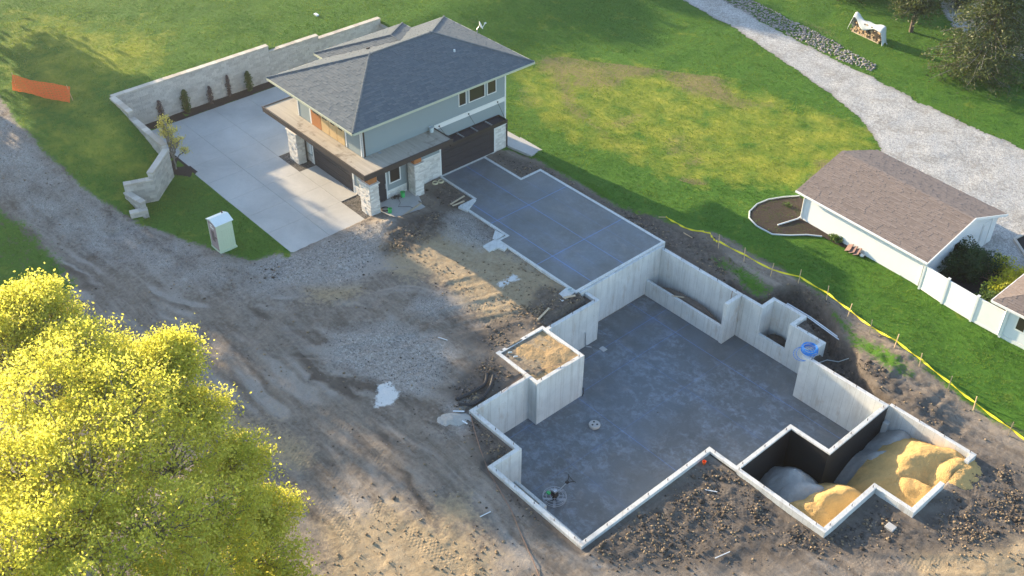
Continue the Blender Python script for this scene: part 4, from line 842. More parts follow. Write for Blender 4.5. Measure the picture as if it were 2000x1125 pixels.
# paving slabs leaning on the wall
for i, (px, py, lb) in enumerate(((1657, 489, 'brick-red paving slab leaning on the white garage wall, nearest the hosta'), (1665, 493, 'brick-red paving slab leaning on the white garage wall, middle of three'), (1673, 497, 'brick-red paving slab leaning on the white garage wall, nearest the white stone'))):
    x, y, z = g3(px, py); m = MB(); m.obox((x, y+.02, z+.2), (.17, .02, .1), (-.02, .2, .14), (-.012, -.012, .02)); tag(m.build('paving_slab', M['paver'], bevel=.006), lb, 'paver', 'paving slabs by the garage')
def stone_mesh(name, c, r, mat, seed, sq=.7):
    rg = random.Random(seed); m = MB(); vs = []; fs = []
    for a in range(5):
        th = math.pi*a/4
        for k in range(7):
            t = 2*math.pi*k/7; q = r*rg.uniform(.8, 1.15); vs.append((c[0]+q*math.sin(th)*math.cos(t), c[1]+q*math.sin(th)*math.sin(t), c[2]+q*sq*math.cos(th)))
    for a in range(4):
        for k in range(7): fs.append((a*7+k, (a+1)*7+k, (a+1)*7+(k+1) % 7, a*7+(k+1) % 7))
    m.tint = rg.random(); m.add(vs, fs); return m.build(name, mat, smooth=True)
x, y, z = g3(1683, 501); tag(stone_mesh('garden_stone', (x, y, z+.1), .16, M['trim_white'], 4), 'rounded white garden stone at the foot of the white garage wall', 'stone')
# ------------------------------------------------------------------ vinyl fence
vf = thing('vinyl_fence', 'white solid vinyl privacy fence running from the garage to the neighbouring house', 'fence', (-19, 52.8, 0))
fp = [(-21.9, 53.1), (-20.2, 52.8), (-18.2, 52.6), (-16.35, 52.55)]
for x, y in fp:
    p = MB().box(x-.065, x+.065, y-.065, y+.065, -.2, 1.86).build('post', M['vinyl'], vf); MB().box(x-.08, x+.08, y-.08, y+.08, 1.86, 1.9).build('post_cap', M['vinyl'], p)
for (xa_, ya), (xb_, yb) in zip(fp[:-1], fp[1:]):
    a, b = Vector((xa_, ya, 0)), Vector((xb_, yb, 0)); d = (b-a).normalized(); a += d*.066; b -= d*.066
    p = MB().bar(a+Vector((0, 0, .92)), b+Vector((0, 0, .92)), .035, 1.5).build('panel', M['vinyl'], vf)
    MB().bar(a+Vector((0, 0, 1.72)), b+Vector((0, 0, 1.72)), .06, .12).build('rail', M['vinyl'], vf); MB().bar(a+Vector((0, 0, .12)), b+Vector((0, 0, .12)), .06, .14).build('rail', M['vinyl'], vf)
x, y, z = g3(1998, 545); gp_ = thing('gate_post', 'white square gate post by the paved path at the right edge', 'post', (x, y, 0)); MB().box(x-.12, x+.12, y-.12, y+.12, -.1, 1.25).build('shaft', M['vinyl'], gp_); MB().box(x-.17, x+.17, y-.17, y+.17, 1.25, 1.36).build('cap', M['vinyl'], gp_)
MB().box(x+.12, x+1.6, y-.04, y+.04, .1, 1.1).build('gate_panel', M['vinyl'], gp_)
pb = thing('planter_bed', 'dark mulch bed in a low stone kerb beside the gravel yard', 'planter', (-17.2, 61.8, 0))
PB = gpoly((1980, 470), (2040, 440), (2090, 470), (2012, 518)); MB().prism(PB, -.1, .1).build('soil', M['mulch'], pb)
for a, b in zip(PB, PB[1:]+PB[:1]): MB().bar((a[0], a[1], .08), (b[0], b[1], .08), .16, .24).build('kerb', M['block'], pb)
# ------------------------------------------------------------------ neighbouring house
nh = thing('bungalow', 'corner of a white-sided bungalow with a brown roof at the right edge', 'house', (-12.5, 56, 0))
NX0, NX1, NY0, NY1 = -16.35, -6.5, 52.62, 61.0
MB().box(NX0, NX1, NY0, NY1, -.3, 2.3).build('wall', M['siding_white'], nh)
s3 = MB(); lap(s3, (NX0, NY0, 0), (1, 0, 0), (0, -1, 0), NX1-NX0, .25, 2.28, .13); lap(s3, (NX0, NY1, 0), (0, -1, 0), (-1, 0, 0), NY1-NY0, .25, 2.28, .13); tag(s3.build('siding', M['siding_white'], nh), kind='stuff')
MB().box(NX0-.04, NX1, NY0-.05, NY0-.003, -.1, .22).build('skirting', M['vinyl'], nh)
for x0, x1 in ((-15.7, -14.7), (-12.5, -11.2)):
    w = MB().box(x0-.1, x1+.1, NY0-.06, NY0-.03, .95, 2.2).build('window', M['vinyl'], nh); MB().box(x0, x0+.46, NY0-.07, NY0-.06, 1.05, 2.1).box(x0+.54, x1, NY0-.07, NY0-.06, 1.05, 2.1).build('pane', M['glass'], w)
MB().box(NX0-.06, NX0+.06, NY0-.09, NY0-.03, .22, 2.3).build('corner_board', M['vinyl'], nh)
ea = [(-17.25, 52.1), (-6, 52.1), (-6, 61.6), (-17.25, 61.6)]; nz, nzr = 2.42, 4.35
rfm = MB(); A_, B_, C_, D_ = [(x, y, nz) for x, y in ea]; r0_, r1_ = (-12.5, 56.85, nzr), (-10.7, 56.85, nzr)
rfm.slab([A_, B_, r1_, r0_], .08); rfm.slab([C_, D_, r0_, r1_], .08); rfm.slab([D_, A_, r0_], .08); rfm.slab([B_, C_, r1_], .08); rfm.box(-17.2, -6.05, 52.15, 61.55, nz-.1, nz-.085); nr_ = rfm.build('roof', M['shingle_brown'], nh)
shingles([[A_, B_, r1_, r0_], [D_, A_, r0_, (r0_[0], r0_[1]+.01, nzr)]], M['shingle_brown'], nr_, .15, .3, 0)
MB().bar((-17.25, 52.08, nz-.1), (-6, 52.08, nz-.1), .1, .13).bar((-17.28, 52.1, nz-.1), (-17.28, 61.6, nz-.1), .1, .13).build('gutter', M['vinyl'], nr_)
MB().tube([(-16.8, 52.15, 2.25), (-16.45, 52.5, 2.0), (-16.45, 52.5, .15)], .05, 8).build('downspout', M['vinyl'], nh)
# ------------------------------------------------------------------ tape on stakes
SB = [(1403, 484), (1453, 510), (1505, 538), (1559, 553), (1614, 586), (1656, 617), (1698, 652), (1745, 685), (1793, 723), (1849, 766), (1900, 803), (1968, 852), (2030, 897)]
ordn = ['first', 'second', 'third', 'fourth', 'fifth', 'sixth', 'seventh', 'eighth', 'ninth', 'tenth', 'eleventh', 'twelfth', 'thirteenth']
rs_ = random.Random(4); tpts = []; st0 = None
for i, (px, py) in enumerate(SB):
    x, y, z = on(px, py)
    if st0 is None:
        st0 = MB().obox((0, 0, .42), (.022, 0, 0), (0, .022, 0), (0, 0, .6)).build('wooden_stake', M['stake_wood'])
        s_ = st0
    else: s_ = copy_tree(st0)
    s_.location = (x, y, z); s_.rotation_euler = (rs_.uniform(-.06, .06), rs_.uniform(-.08, .08), rs_.random())
    tag(s_, 'thin wooden stake holding yellow tape, %s counting from the grey slab corner' % ordn[i], 'stake', 'stakes carrying the yellow tape')
    tpts.append(Vector((x, y, z+.52)))
def ribbon(mb, pts, h, n=6, sag=.05):
    vs = []; fs = []; P = []
    for a, b in zip(pts[:-1], pts[1:]):
        for k in range(n): t = k/n; P.append(a.lerp(b, t)-Vector((0, 0, sag*math.sin(math.pi*t))))
    P.append(pts[-1])
    for i, p in enumerate(P):
        tw = .03*math.sin(i*1.3); vs += [p+Vector((tw, tw, -h/2)), p+Vector((-tw, -tw, h/2)), p+Vector((-tw+.006, -tw+.006, h/2)), p+Vector((tw+.006, tw+.006, -h/2))]
    for i in range(len(P)-1):
        for k in range(4): fs.append((i*4+k, i*4+(k+1) % 4, (i+1)*4+(k+1) % 4, (i+1)*4+k))
    mb.add(vs, fs)
tp = MB(); loose = [Vector(on(px, py, .1)) for px, py in ((1300, 428), (1322, 438), (1345, 449), (1372, 454), (1386, 457), (1392, 466), (1398, 472))]
ribbon(tp, loose+tpts, .11); tag(tp.build('barrier_tape', M['yellow_tape']), 'yellow barrier tape strung between wooden stakes along the lawn', 'tape')
for i, (a, b, lb) in enumerate((((1286, 428), (1300, 428), 'pale stick lying flat at the loose end of the yellow tape'), ((1335, 455), (1353, 465), 'thin pale stick lying on dark soil right of the slab corner'))):
    tag(MB().tube([on(*a, .05), on(*b, .05)], .025, 6).build('wooden_stick', M['stake_wood']), lb, 'stick')
# ------------------------------------------------------------------ firewood under a tarp
a0 = Vector((-46.0, 81.7, 0)); u = (Vector((-43.0, 81.25, 0))-a0); WL = u.length; u.normalize(); nv = Vector((-u.y, u.x, 0))
wp = thing('firewood_stack', 'stack of split firewood on the lawn under a pale tarp', 'firewood', (a0+u*WL/2)[:])
lm_ = []
for mt in ('log_end', 'log_bark'):
    m = MB().tube([(0, -.22, 0), (0, .22, 0)], 1.0, 7); me = bpy.data.meshes.new('log'); me.from_pydata(m.v, [], m.f); me.materials.append(M[mt]); lm_.append(me)
lr = random.Random(8)
for r in range(6):
    for k in range(15):
        o = bpy.data.objects.new('log', lm_[0 if lr.random() < .62 else 1]); C.objects.link(o); o.parent = wp; q = lr.uniform(.075, .115)
        p = u*(-WL/2+.12+k*(WL-.24)/14+(.1 if r % 2 else 0)*.9)+Vector((0, 0, .17+r*.185)); o.location = p+nv*lr.uniform(-.06, .03); o.rotation_euler = (0, 0, math.atan2(u.y, u.x)+lr.uniform(-.08, .08)); o.scale = (q, 1, q)
for s_ in (-.25, .25): MB().bar(a0+nv*s_+Vector((0, 0, .04)), a0+u*WL+nv*s_+Vector((0, 0, .04)), .09, .09).build('rail', M['lumber'], wp)
def drape(name, f, nu, nv_, mat, label, cat):
    vs = []; fs = []
    for i in range(nu+1):
        for j in range(nv_+1): vs.append(f(i/nu, j/nv_))
    w = nv_+1
    for i in range(nu):
        for j in range(nv_): fs.append((i*w+j, (i+1)*w+j, (i+1)*w+j+1, i*w+j+1))
    m = MB(); m.add(vs, fs); o = m.build(name, mat, smooth=True); md = o.modifiers.new('solid', 'SOLIDIFY'); md.thickness = .02; return tag(o, label, cat)
def tarpf(s, t):
    # s along the stack with a flap down each end, t across it
    L = WL+2.5; q = s*L-1.25; x = min(max(q, -.1), WL+.1); drop = max(0, -q-.1, q-WL-.1)
    w = t*2-1; k = x/WL; base = 1.38+.32*math.exp(-(k/.16)**2)+.12*math.exp(-((k-.95)/.2)**2)-.1*math.sin(math.pi*k); z = base-drop*1.1; y = w*.30
    cr = .05*math.sin(9*s+5*w)+.035*math.sin(23*s-7*w)
    if abs(w) > .45: z -= (abs(w)-.45)*((1.15 if w > 0 else .55+.5*math.sin(s*8+1)**2)); y = w*(.36+.05*math.sin(s*19))
    sw = .34*drop*(1 if q > 0 else -1); p = a0+u*(x+sw)+nv*(y+cr*.5); return (p.x, p.y, max(z+cr, .05))
drape('tarp', tarpf, 48, 14, M['tarp'], 'crumpled pale grey tarp draped over the firewood stack', 'tarp')
x, y, z = g3(1663, 59); tag(stone_mesh('split_log', (x, y, .1), .15, M['log_end'], 9, .6), 'single pale split log fallen on the grass left of the firewood stack', 'log')
# cobbles along the gravel road
def scatter_stones(name, pts, rmin, rmax, mat, seed, sq=.65, parent=None, kind='stuff', sink=.35):
    rg = np.random.default_rng(seed); n = len(pts); base = np.array([(0, 0, 1), (1, 0, .1), (.31, .95, -.1), (-.81, .59, .1), (-.81, -.59, -.1), (.31, -.95, .1), (0, 0, -1)]); tri = np.array([(0, 1, 2), (0, 2, 3), (0, 3, 4), (0, 4, 5), (0, 5, 1), (6, 2, 1), (6, 3, 2), (6, 4, 3), (6, 5, 4), (6, 1, 5)])
    r = np.exp(rg.uniform(np.log(rmin), np.log(rmax), n)); ang = rg.uniform(0, 6.28, n); c, s = np.cos(ang), np.sin(ang)
    V = base[None]*(1+rg.uniform(-.22, .22, (n, 7, 1)))*np.stack([np.ones(n), rg.uniform(.6, 1, n), np.full(n, sq)*rg.uniform(.7, 1.2, n)], 1)[:, None]*r[:, None, None]
    X = V[..., 0]*c[:, None]-V[..., 1]*s[:, None]; Y = V[..., 0]*s[:, None]+V[..., 1]*c[:, None]
    P = np.stack([X+pts[:, 0:1], Y+pts[:, 1:2], V[..., 2]+pts[:, 2:3]+(r*(sq-sink))[:, None]*.6], 2)
    F = (tri[None]+(np.arange(n)*7)[:, None, None]).reshape(-1, 3)
    return tag(mesh_np(name, P.reshape(-1, 3), F, mat, parent, attrs={'tint': np.repeat(rg.random(n), 7)}), kind=kind)
def inpoly(poly, n, seed):
    rg = np.random.default_rng(seed); p = np.array(poly); lo, hi = p.min(0), p.max(0); out = []
    while sum(map(len, out)) < n:
        q = rg.uniform(lo, hi, (4*n, 2)); out.append(q[sdpoly(q[:, 0], q[:, 1], poly) > 0])
    q = np.concatenate(out)[:n]; z, _ = ground_fields(q[:, 0], q[:, 1]); return np.column_stack([q, z])
scatter_stones('cobbles', inpoly(gpoly((1405, -25), (1480, 6), (1600, 66), (1712, 128), (1702, 139), (1640, 118), (1560, 78), (1480, 38), (1400, -5)), 1500, 3), .06, .16, M['river_rock'], 4)
# ------------------------------------------------------------------ things about the site
pt = thing('portable_toilet', 'pale green portable toilet with brown door and white roof on the grass', 'toilet', (-53.45, 23.55, -.02))
tx0, tx1, ty0, ty1 = -54.0, -52.92, 23.02, 24.14
MB().box(tx0, tx1, ty0+.03, ty1, .1, 2.05).build('cabin', M['toilet_green'], pt, bevel=.02)
MB().box(tx0-.05, tx1+.05, ty0-.03, ty1+.05, -.05, .1).build('base', M['toilet_green'], pt)
for k in range(6): MB().box(tx1, tx1+.018, ty0+.16+k*.155, ty0+.22+k*.155, .2, 1.6).build('rib', M['toilet_green'], pt)
d = MB().box(tx0+.06, tx1-.06, ty0-.01, ty0+.03, .12, 2.02).build('door', M['toilet_door'], pt)
for k in range(3): MB().box(tx0+.34+k*.13, tx0+.38+k*.13, ty0-.025, ty0-.01, .65, 1.45).build('groove_rib', M['bronze'], d)
MB().box(tx1-.28, tx1-.2, ty0-.04, ty0-.01, 1.0, 1.12).build('latch', M['dark_metal'], d); MB().box(tx0+.28, tx0+.72, ty0-.016, ty0-.01, 1.62, 1.74).build('vent', M['trim_white'], d); MB().box(tx0+.3, tx0+.6, ty0-.016, ty0-.01, 1.8, 1.9).build('sign', M['trim_white'], d)
MB().box(tx0-.01, tx0+.05, ty0-.015, ty0+.03, .1, 2.05).box(tx1-.05, tx1+.01, ty0-.015, ty0+.03, .1, 2.05).build('jamb', M['toilet_green'], pt)
xm = (tx0+tx1)/2; rf_ = MB(); rf_.slab([(tx0-.07, ty0-.07, 2.05), (xm, ty0-.07, 2.3), (xm, ty1+.07, 2.3), (tx0-.07, ty1+.07, 2.05)][::-1], .04); rf_.slab([(xm, ty0-.07, 2.3), (tx1+.07, ty0-.07, 2.05), (tx1+.07, ty1+.07, 2.05), (xm, ty1+.07, 2.3)][::-1], .04)
rf_.add([(tx0, ty0+.01, 2.05), (tx1, ty0+.01, 2.05), (xm, ty0+.01, 2.28)], [(0, 1, 2)]); rf_.build('roof', M['toilet_roof'], pt); MB().tube([(tx0+.2, ty1-.15, 2.0), (tx0+.2, ty1-.15, 2.4)], .05, 8).build('vent_pipe', M['dark_metal'], pt)
# orange safety net
na, nb_ = Vector(on(32, 172)), Vector(on(143, 196))
nf = thing('safety_net', 'sagging bright orange plastic safety netting between two thin posts on the lawn', 'netting', na[:])
MB().tube([na-Vector((0, 0, .2)), na+Vector((0, 0, 1.25))], .025, 6).build('post', M['stake_wood'], nf); MB().tube([nb_-Vector((0, 0, .2)), nb_+Vector((-.1, -.15, 1.25))], .025, 6).build('post', M['stake_wood'], nf)
m = MB(); dn = nb_-na; nn_ = Vector((-dn.y, dn.x, 0)).normalized(); NU, NV = 46, 10
P = lambda i, j: na+dn*(i/NU)+Vector((0, 0, .04+(1.02-.1*math.sin(math.pi*i/NU))*j/NV))+nn_*(.10*math.sin(i*.16+j*.25)*math.sin(math.pi*i/NU)+.02*math.sin(i*.9+j)-.4*(1-j/NV))
for i in range(NU+1):
    if i < NU:
        for j in range(NV+1): a, b = P(i, j), P(i+1, j); m.add([a-Vector((0, 0, .032)), b-Vector((0, 0, .032)), b+Vector((0, 0, .032)), a+Vector((0, 0, .032))], [(0, 1, 2, 3)])
    for j in range(NV): a, b = P(i, j), P(i, j+1); w = dn.normalized()*.032; m.add([a-w, a+w, b+w, b-w], [(0, 1, 2, 3)])
m.build('net', M['orange_net'], nf)
# sand and gravel in the pit
def mound(name, cx, cy, rx, ry, rot, zb, h, mat, label, seed, ridge=1.6, clip=None, res=46, cat='sand pile', flat=0.0):
    V = []; F = []; c, s = math.cos(rot), math.sin(rot)
    a = np.linspace(-1, 1, res); X, Y = np.meshgrid(a, a, indexing='ij'); r = np.hypot(X, Y)
    wx = cx+X*rx*c-Y*ry*s; wy = cy+X*rx*s+Y*ry*c
    f = np.clip(1-r*(1+.35*fbm(wx, wy, .9, 3, seed)), 0, 1)
    z = zb-.05+h*np.minimum(f**(1/ridge)*1.15, 1-flat)+.16*fbm(wx, wy, 1.5, 4, seed+3)*np.clip(f*4, 0, 1)+.05*fbm(wx, wy, 6, 2, seed+5)*np.clip(f*4, 0, 1)
    if clip is not None:
        wx = np.clip(wx, clip[0], clip[1]); wy = np.clip(wy, clip[2], clip[3])
    idx = np.arange(res*res).reshape(res, res); q = np.stack([idx[:-1, :-1], idx[1:, :-1], idx[1:, 1:], idx[:-1, 1:]], 2).reshape(-1, 4)
    keep = (f.ravel()[q] > 0).any(1)
    return tag(mesh_np(name, np.stack([wx, wy, z], 2).reshape(-1, 3), q[keep], mat, smooth=True), label, cat)
tag(MB().prism([(-21.5, 33.3), (-14.7, 33.3), (-14.7, 37.6), (-12.6, 37.6), (-12.6, 43.2), (-17.6, 43.2), (-17.6, 37.8), (-20, 37.8), (-20, 33.4)], -3.45, -3.2).build('pit_floor', M['soil_dark']), kind='structure')
def heap(name, peaks, zb, slope, mat, label, seed, clip, cat, step=.09, rough=1.0):
    """loose material at its angle of repose below a few tipped crests"""
    nx = int((clip[1]-clip[0])/step)+1; ny = int((clip[3]-clip[2])/step)+1; X, Y = np.meshgrid(np.linspace(clip[0], clip[1], nx), np.linspace(clip[2], clip[3], ny), indexing='ij')
    wx = X+.4*fbm(X, Y, .9, 4, seed); wy = Y+.4*fbm(X, Y, .9, 4, seed+9); z = np.full(X.shape, zb-.6)
    for px, py, ph, L, a in peaks:      # crest: point, height, length, heading
        dx, dy = wx-px, wy-py; t = np.clip(dx*math.cos(a)+dy*math.sin(a), -L/2, L/2); d = np.hypot(dx-t*math.cos(a), dy-t*math.sin(a)); z = np.maximum(z, ph-slope*(np.sqrt(d*d+.09)-.3))
    z = z+rough*(.12*fbm(X, Y, 1.3, 3, seed+2)+.07*fbm(X, Y, 4, 3, seed+4)+.06*fbm(X, Y, 11.0, 2, seed+6)); keep = z > zb-.1; z = np.maximum(z, zb-.12)
    idx = np.arange(nx*ny).reshape(nx, ny); q = np.stack([idx[:-1, :-1], idx[1:, :-1], idx[1:, 1:], idx[:-1, 1:]], 2).reshape(-1, 4)
    return tag(mesh_np(name, np.stack([X, Y, z], 2).reshape(-1, 3), q[keep.ravel()[q].any(1)], mat, smooth=True), label, cat)
pk = lambda px, py, z, L=.4, a=0.0: (*gz(px, py, z), z, L, a)
heap('gravel_pile', [pk(1556, 920, -1.15, .3), pk(1580, 948, -1.05, .7, .5)], -3.2, 1.15, M['gravel_pile'], 'grey gravel heap against the black waterproofed wall, nearest the front', 5, (-19.84, -14.9, 33.5, 37.66), 'gravel pile', .07, 1.3)
heap('sand_pile', [pk(1632, 962, -.75, 1.2, 1.2), pk(1590, 990, -1.0, .6, .2)], -3.2, 1.05, M['sand'], 'golden sand heap in the front corner bay of the foundation', 8, (-19.0, -14.87, 33.49, 39.0), 'sand pile', .08)
heap('gravel_pile', [pk(1762, 848, -1.15, .5, 1.4), pk(1735, 885, -1.4, 1.0, .9)], -3.2, .9, M['gravel_pile'], 'grey gravel slope against the rear pit wall behind the sand', 14, (-17.42, -12.8, 37.6, 43.06), 'gravel pile', .08, 1.3)
heap('sand_pile', [pk(1835, 880, -.30, 1.4, .5), pk(1795, 888, -.45, 1.0, 1.3), pk(1778, 915, -.75, .9, 1.0), pk(1870, 905, -.32, .6, 1.5)], -3.2, .78, M['sand'], 'largest golden sand heap spilling out over the low gap in the end wall', 17, (-16.6, -12.3, 37.75, 43.05), 'sand pile', .08, 1.2)
heap('sand_pile', [pk(1795, 945, -.8, .7, .3)], -3.2, .65, M['sand'], 'small sand heap filling the projecting bay at the right', 19, (-14.84, -12.77, 37.74, 40.2), 'sand pile', .08)
heap('sand_spill', [pk(1880, 915, -.34, .7, 1.2), pk(1895, 940, -.55, .6, .4)], -.95, .42, M['sand'], 'golden sand fanned out over dark soil outside the pit wall', 23, (-12.6, -9.6, 39.0, 43.6), 'sand', .08, 1.2)
heap('clay_fill', [(-32.9, 31.8, -.22, 1.2, .4), (-32.0, 32.6, -.2, .8, 1.0), (-33.4, 32.7, -.25, .8, 0)], -.6, .12, M['clay'], 'ochre clay filling the square concrete box', 31, (-34.34, -31.36, 30.22, 33.38), 'soil', .07, .8)
mound('soil_heap', -32.0, 44.05, 3.1, .5, 0, -3.3, 1.2, M['soil_pile'], 'dark soil filling the long concrete planter trough along the back wall', 26, 2.5, (-35.15, -28.97, 43.56, 44.54), cat='soil', flat=.1)
mound('soil_heap', -26.1, 45.2, 1.1, .7, 0, -3.3, 1.2, M['soil_dark'], 'dark soil at the bottom of the concrete window alcove', 28, 2.5, (-27.08, -25.17, 44.82, 45.73), cat='soil', flat=.1)
mound('gravel_heap', *gp(882, 820), .6, 1.1, -.6, -.3, .25, M['gravel_pile'], 'small pale gravel heap beside the black drain pipes', 33, 1.2, cat='gravel pile')
# black corrugated pipes
def corr(pts, r, label):
    pts = [Vector(p) for p in pts]; Q = []
    for i in range(len(pts)-1):
        p0, p1, p2, p3 = pts[max(i-1, 0)], pts[i], pts[i+1], pts[min(i+2, len(pts)-1)]
        for k in range(14):
            t = k/14; Q.append(.5*((2*p1)+(p2-p0)*t+(2*p0-5*p1+4*p2-p3)*t*t+(3*p1-p0-3*p2+p3)*t**3))
    Q.append(pts[-1]); tag(MB().tube(Q, [r*(1.0 if i % 2 else .86) for i in range(len(Q))], 10).build('drain_pipe', M['plastic_black']), label, 'pipe', 'black drain pipes')
corr([on(891, 784, .1), on(923, 768, .1), on(947, 752, .12), on(951, 735, .14)], .1, 'curved black corrugated drain pipe on the soil, the one farther from the foundation wall')
corr([on(896, 793, .1), on(928, 787, .1), on(954, 765, .12), on(964, 738, .14)], .1, 'curved black corrugated drain pipe on the soil, the one nearer the foundation wall')
# blue tubing
bt = MB()
for k in range(9):
    r = .42+.05*random.Random(k).uniform(-1, 1); z = -.16+k*.035; ox, oy = random.Random(k+50).uniform(-.05, .05), random.Random(k+70).uniform(-.05, .05)
    bt.tube([(-22.95+ox+r*math.cos(t), 43.45+oy+r*math.sin(t), z) for t in np.linspace(0, 2*math.pi, 25)], .018, 6)
for k in range(2): bt.tube([(-23.0-.12*k+.5*math.cos(t), 43.2-.1*k+.45*math.sin(t), -.1-.16*(1-math.sin(t))-.05*k) for t in np.linspace(0, 2*math.pi, 25)], .016, 6)
tag(bt.build('pipe_coil', M['blue_pex']), 'coil of bright blue plastic tubing perched on the back foundation wall', 'tubing')
for i, (dy, lb) in enumerate(((0, 'straight pale conduit in the trench behind the alcove, nearer the wall'), (.13, 'straight pale conduit in the trench behind the alcove, nearer the lawn'))):
    tag(MB().tube([(-26.6, 46.25+dy, -.45), (-24.9, 46.25+dy, -.48), (-22.4, 46.05+dy, -.62)], .035, 8).build('conduit', M['white_pvc']), lb, 'pipe', 'conduits in the trench')
tag(MB().tube([on(1605, 682, .3), on(1622, 677, .35), on(1645, 678, .3), on(1662, 684, .1)], .025, 6).build('tubing_tail', M['pale_plastic']), 'loose pale hose arching over dark soil right of the blue coil', 'hose')
for i, (px, py, lb) in enumerate(((1563, 770, 'thin white pipe stub leaning at the foot of the sunlit basement wall, left of two'), (1571, 774, 'thicker white pipe stub leaning at the foot of the sunlit basement wall, right of two'))):
    x, y = gz(px, py, -3.3); tag(MB().tube([(x, y, -3.3), (x+.03, y+.1, -2.75)], .03+.025*i, 8).build('pipe_stub', M['trim_white']), lb, 'pipe')
x, y = gz(1143, 679, -3.3); tag(MB().tube([(x+.25, y+.3, -3.27), (x+.02, y+.03, -3.2), (x, y, -3.0), (x-.02, y-.02, -2.2), (x-.15, y, -2.1)], .03, 8).build('stub_pipe', M['steel']), 'bent grey pipe rising from the basement floor by the left wall', 'pipe')
x, y = gz(1137, 775, -3.3); tag(MB().tube([(x, y, -3.28), (x+.05, y+.05, -3.0), (x-.03, y+.02, -2.7), (x+.04, y-.02, -2.5), (x, y+.1, -2.85), (x-.05, y+.06, -3.25)], .018, 6).build('wire_loop', M['dark_metal']), 'looped dark cable at the foot of the pale box corner', 'cable')
# pit lid and drain
ld = thing('sump_lid', 'round grey sump pit lid standing proud of the basement floor', 'lid', (*gz(1161, 832, -3.3), -3.3))
cx_, cy_ = ld.location.x, ld.location.y
MB().lathe((cx_, cy_, -3.3), [(.30, 0), (.30, .07), (.33, .075), (.33, .13), (.31, .15)], 24).build('ring', M['walk_concrete'], ld, False); MB().lathe((cx_, cy_, -3.15), [(.3, 0), (.3, .03)], 24).build('cover', M['walk_concrete'], ld)
for a in (0.5, 2.6, 4.6): MB().lathe((cx_+.15*math.cos(a), cy_+.15*math.sin(a), -3.121), [(.06, 0), (.06, .012)], 12).build('hole_plug', M['dark_metal'], ld)
tag(MB().lathe((*gz(1285, 805, -3.3), -3.3), [(.36, 0), (.36, .006), (.06, .012), (.055, .05), (.02, .05)], 28).build('floor_drain', M['basement_floor']), 'faint round drain patch in the middle of the basement floor', 'drain')
x, y = gz(1178, 682, -3.3); tag(MB().box(x-.2, x+.2, y-.17, y+.17, -3.305, -3.27).build('floor_box', M['walk_concrete']), 'small square grey cover on the basement floor by the left wall', 'cover')
# power trowel
px0, py0 = gz(1083, 974, -3.25); pw = thing('power_trowel', 'walk-behind power trowel with ring guard and long handle on the basement floor', 'power trowel', (px0, py0, -3.3))
rg_ = MB()
for r, z in ((.62, -3.16), (.62, -3.02), (.45, -3.0), (.24, -2.98)): rg_.tube([(px0+r*math.cos(t), py0+r*math.sin(t), z) for t in np.linspace(0, 2*math.pi, 29)], .016, 6)
for k in range(8):
    t = 2*math.pi*k/8; c, s = math.cos(t), math.sin(t); rg_.tube([(px0+.1*c, py0+.1*s, -2.96), (px0+.62*c, py0+.62*s, -3.02), (px0+.62*c, py0+.62*s, -3.16)], .014, 6)
rg_.build('guard_ring', M['steel'], pw)
for k in range(4):
    t = math.pi/4+k*math.pi/2; c, s = math.cos(t), math.sin(t); MB().obox((px0+.33*c, py0+.33*s, -3.285), (.24*c, .24*s, 0), (-.07*s, .07*c, .012), (0, 0, .006)).build('blade', M['steel'], pw)
MB().lathe((px0, py0, -3.2), [(.13, 0), (.15, .1), (.1, .22)], 14).build('gearbox', M['dark_metal'], pw)
MB().box(px0-.17, px0+.17, py0-.14, py0+.14, -2.99, -2.74).build('engine', M['dark_metal'], pw, bevel=.03); MB().box(px0-.1, px0+.12, py0-.1, py0+.12, -2.73, -2.6).build('fuel_tank', M['steel'], pw, bevel=.03)
MB().tube([(px0-.18, py0+.02, -2.8), (px0-.3, py0+.02, -2.8)], .06, 10).build('muffler', M['steel'], pw); MB().box(px0-.42, px0-.2, py0-.22, py0-.05, -3.0, -2.93).build('lift_plate', M['green_plastic'], pw)
hx, hy = gz(1117, 934, -2.3); e = Vector((hx, hy, -2.3)); b0 = Vector((px0, py0, -2.9)); MB().tube([b0, b0.lerp(e, .72)], .025, 8).build('handle_tube', M['steel'], pw)
mdp = b0.lerp(e, .72); dv = (e-b0).normalized(); sv_ = Vector((-dv.y, dv.x, 0)).normalized()
MB().tube([mdp, mdp+dv*.22+sv_*.15, e+sv_*.28, e+sv_*.34-Vector((0, 0, .02))], .02, 8).tube([mdp, mdp+dv*.22-sv_*.15, e-sv_*.28, e-sv_*.34-Vector((0, 0, .02))], .02, 8).tube([mdp+dv*.3+sv_*.2, mdp+dv*.3-sv_*.2], .018, 8).build('handlebar', M['dark_metal'], pw); MB().box(mdp.x-.08, mdp.x+.08, mdp.y-.08, mdp.y+.08, mdp.z-.02, mdp.z+.1).build('control_box', M['dark_metal'], pw, bevel=.02)
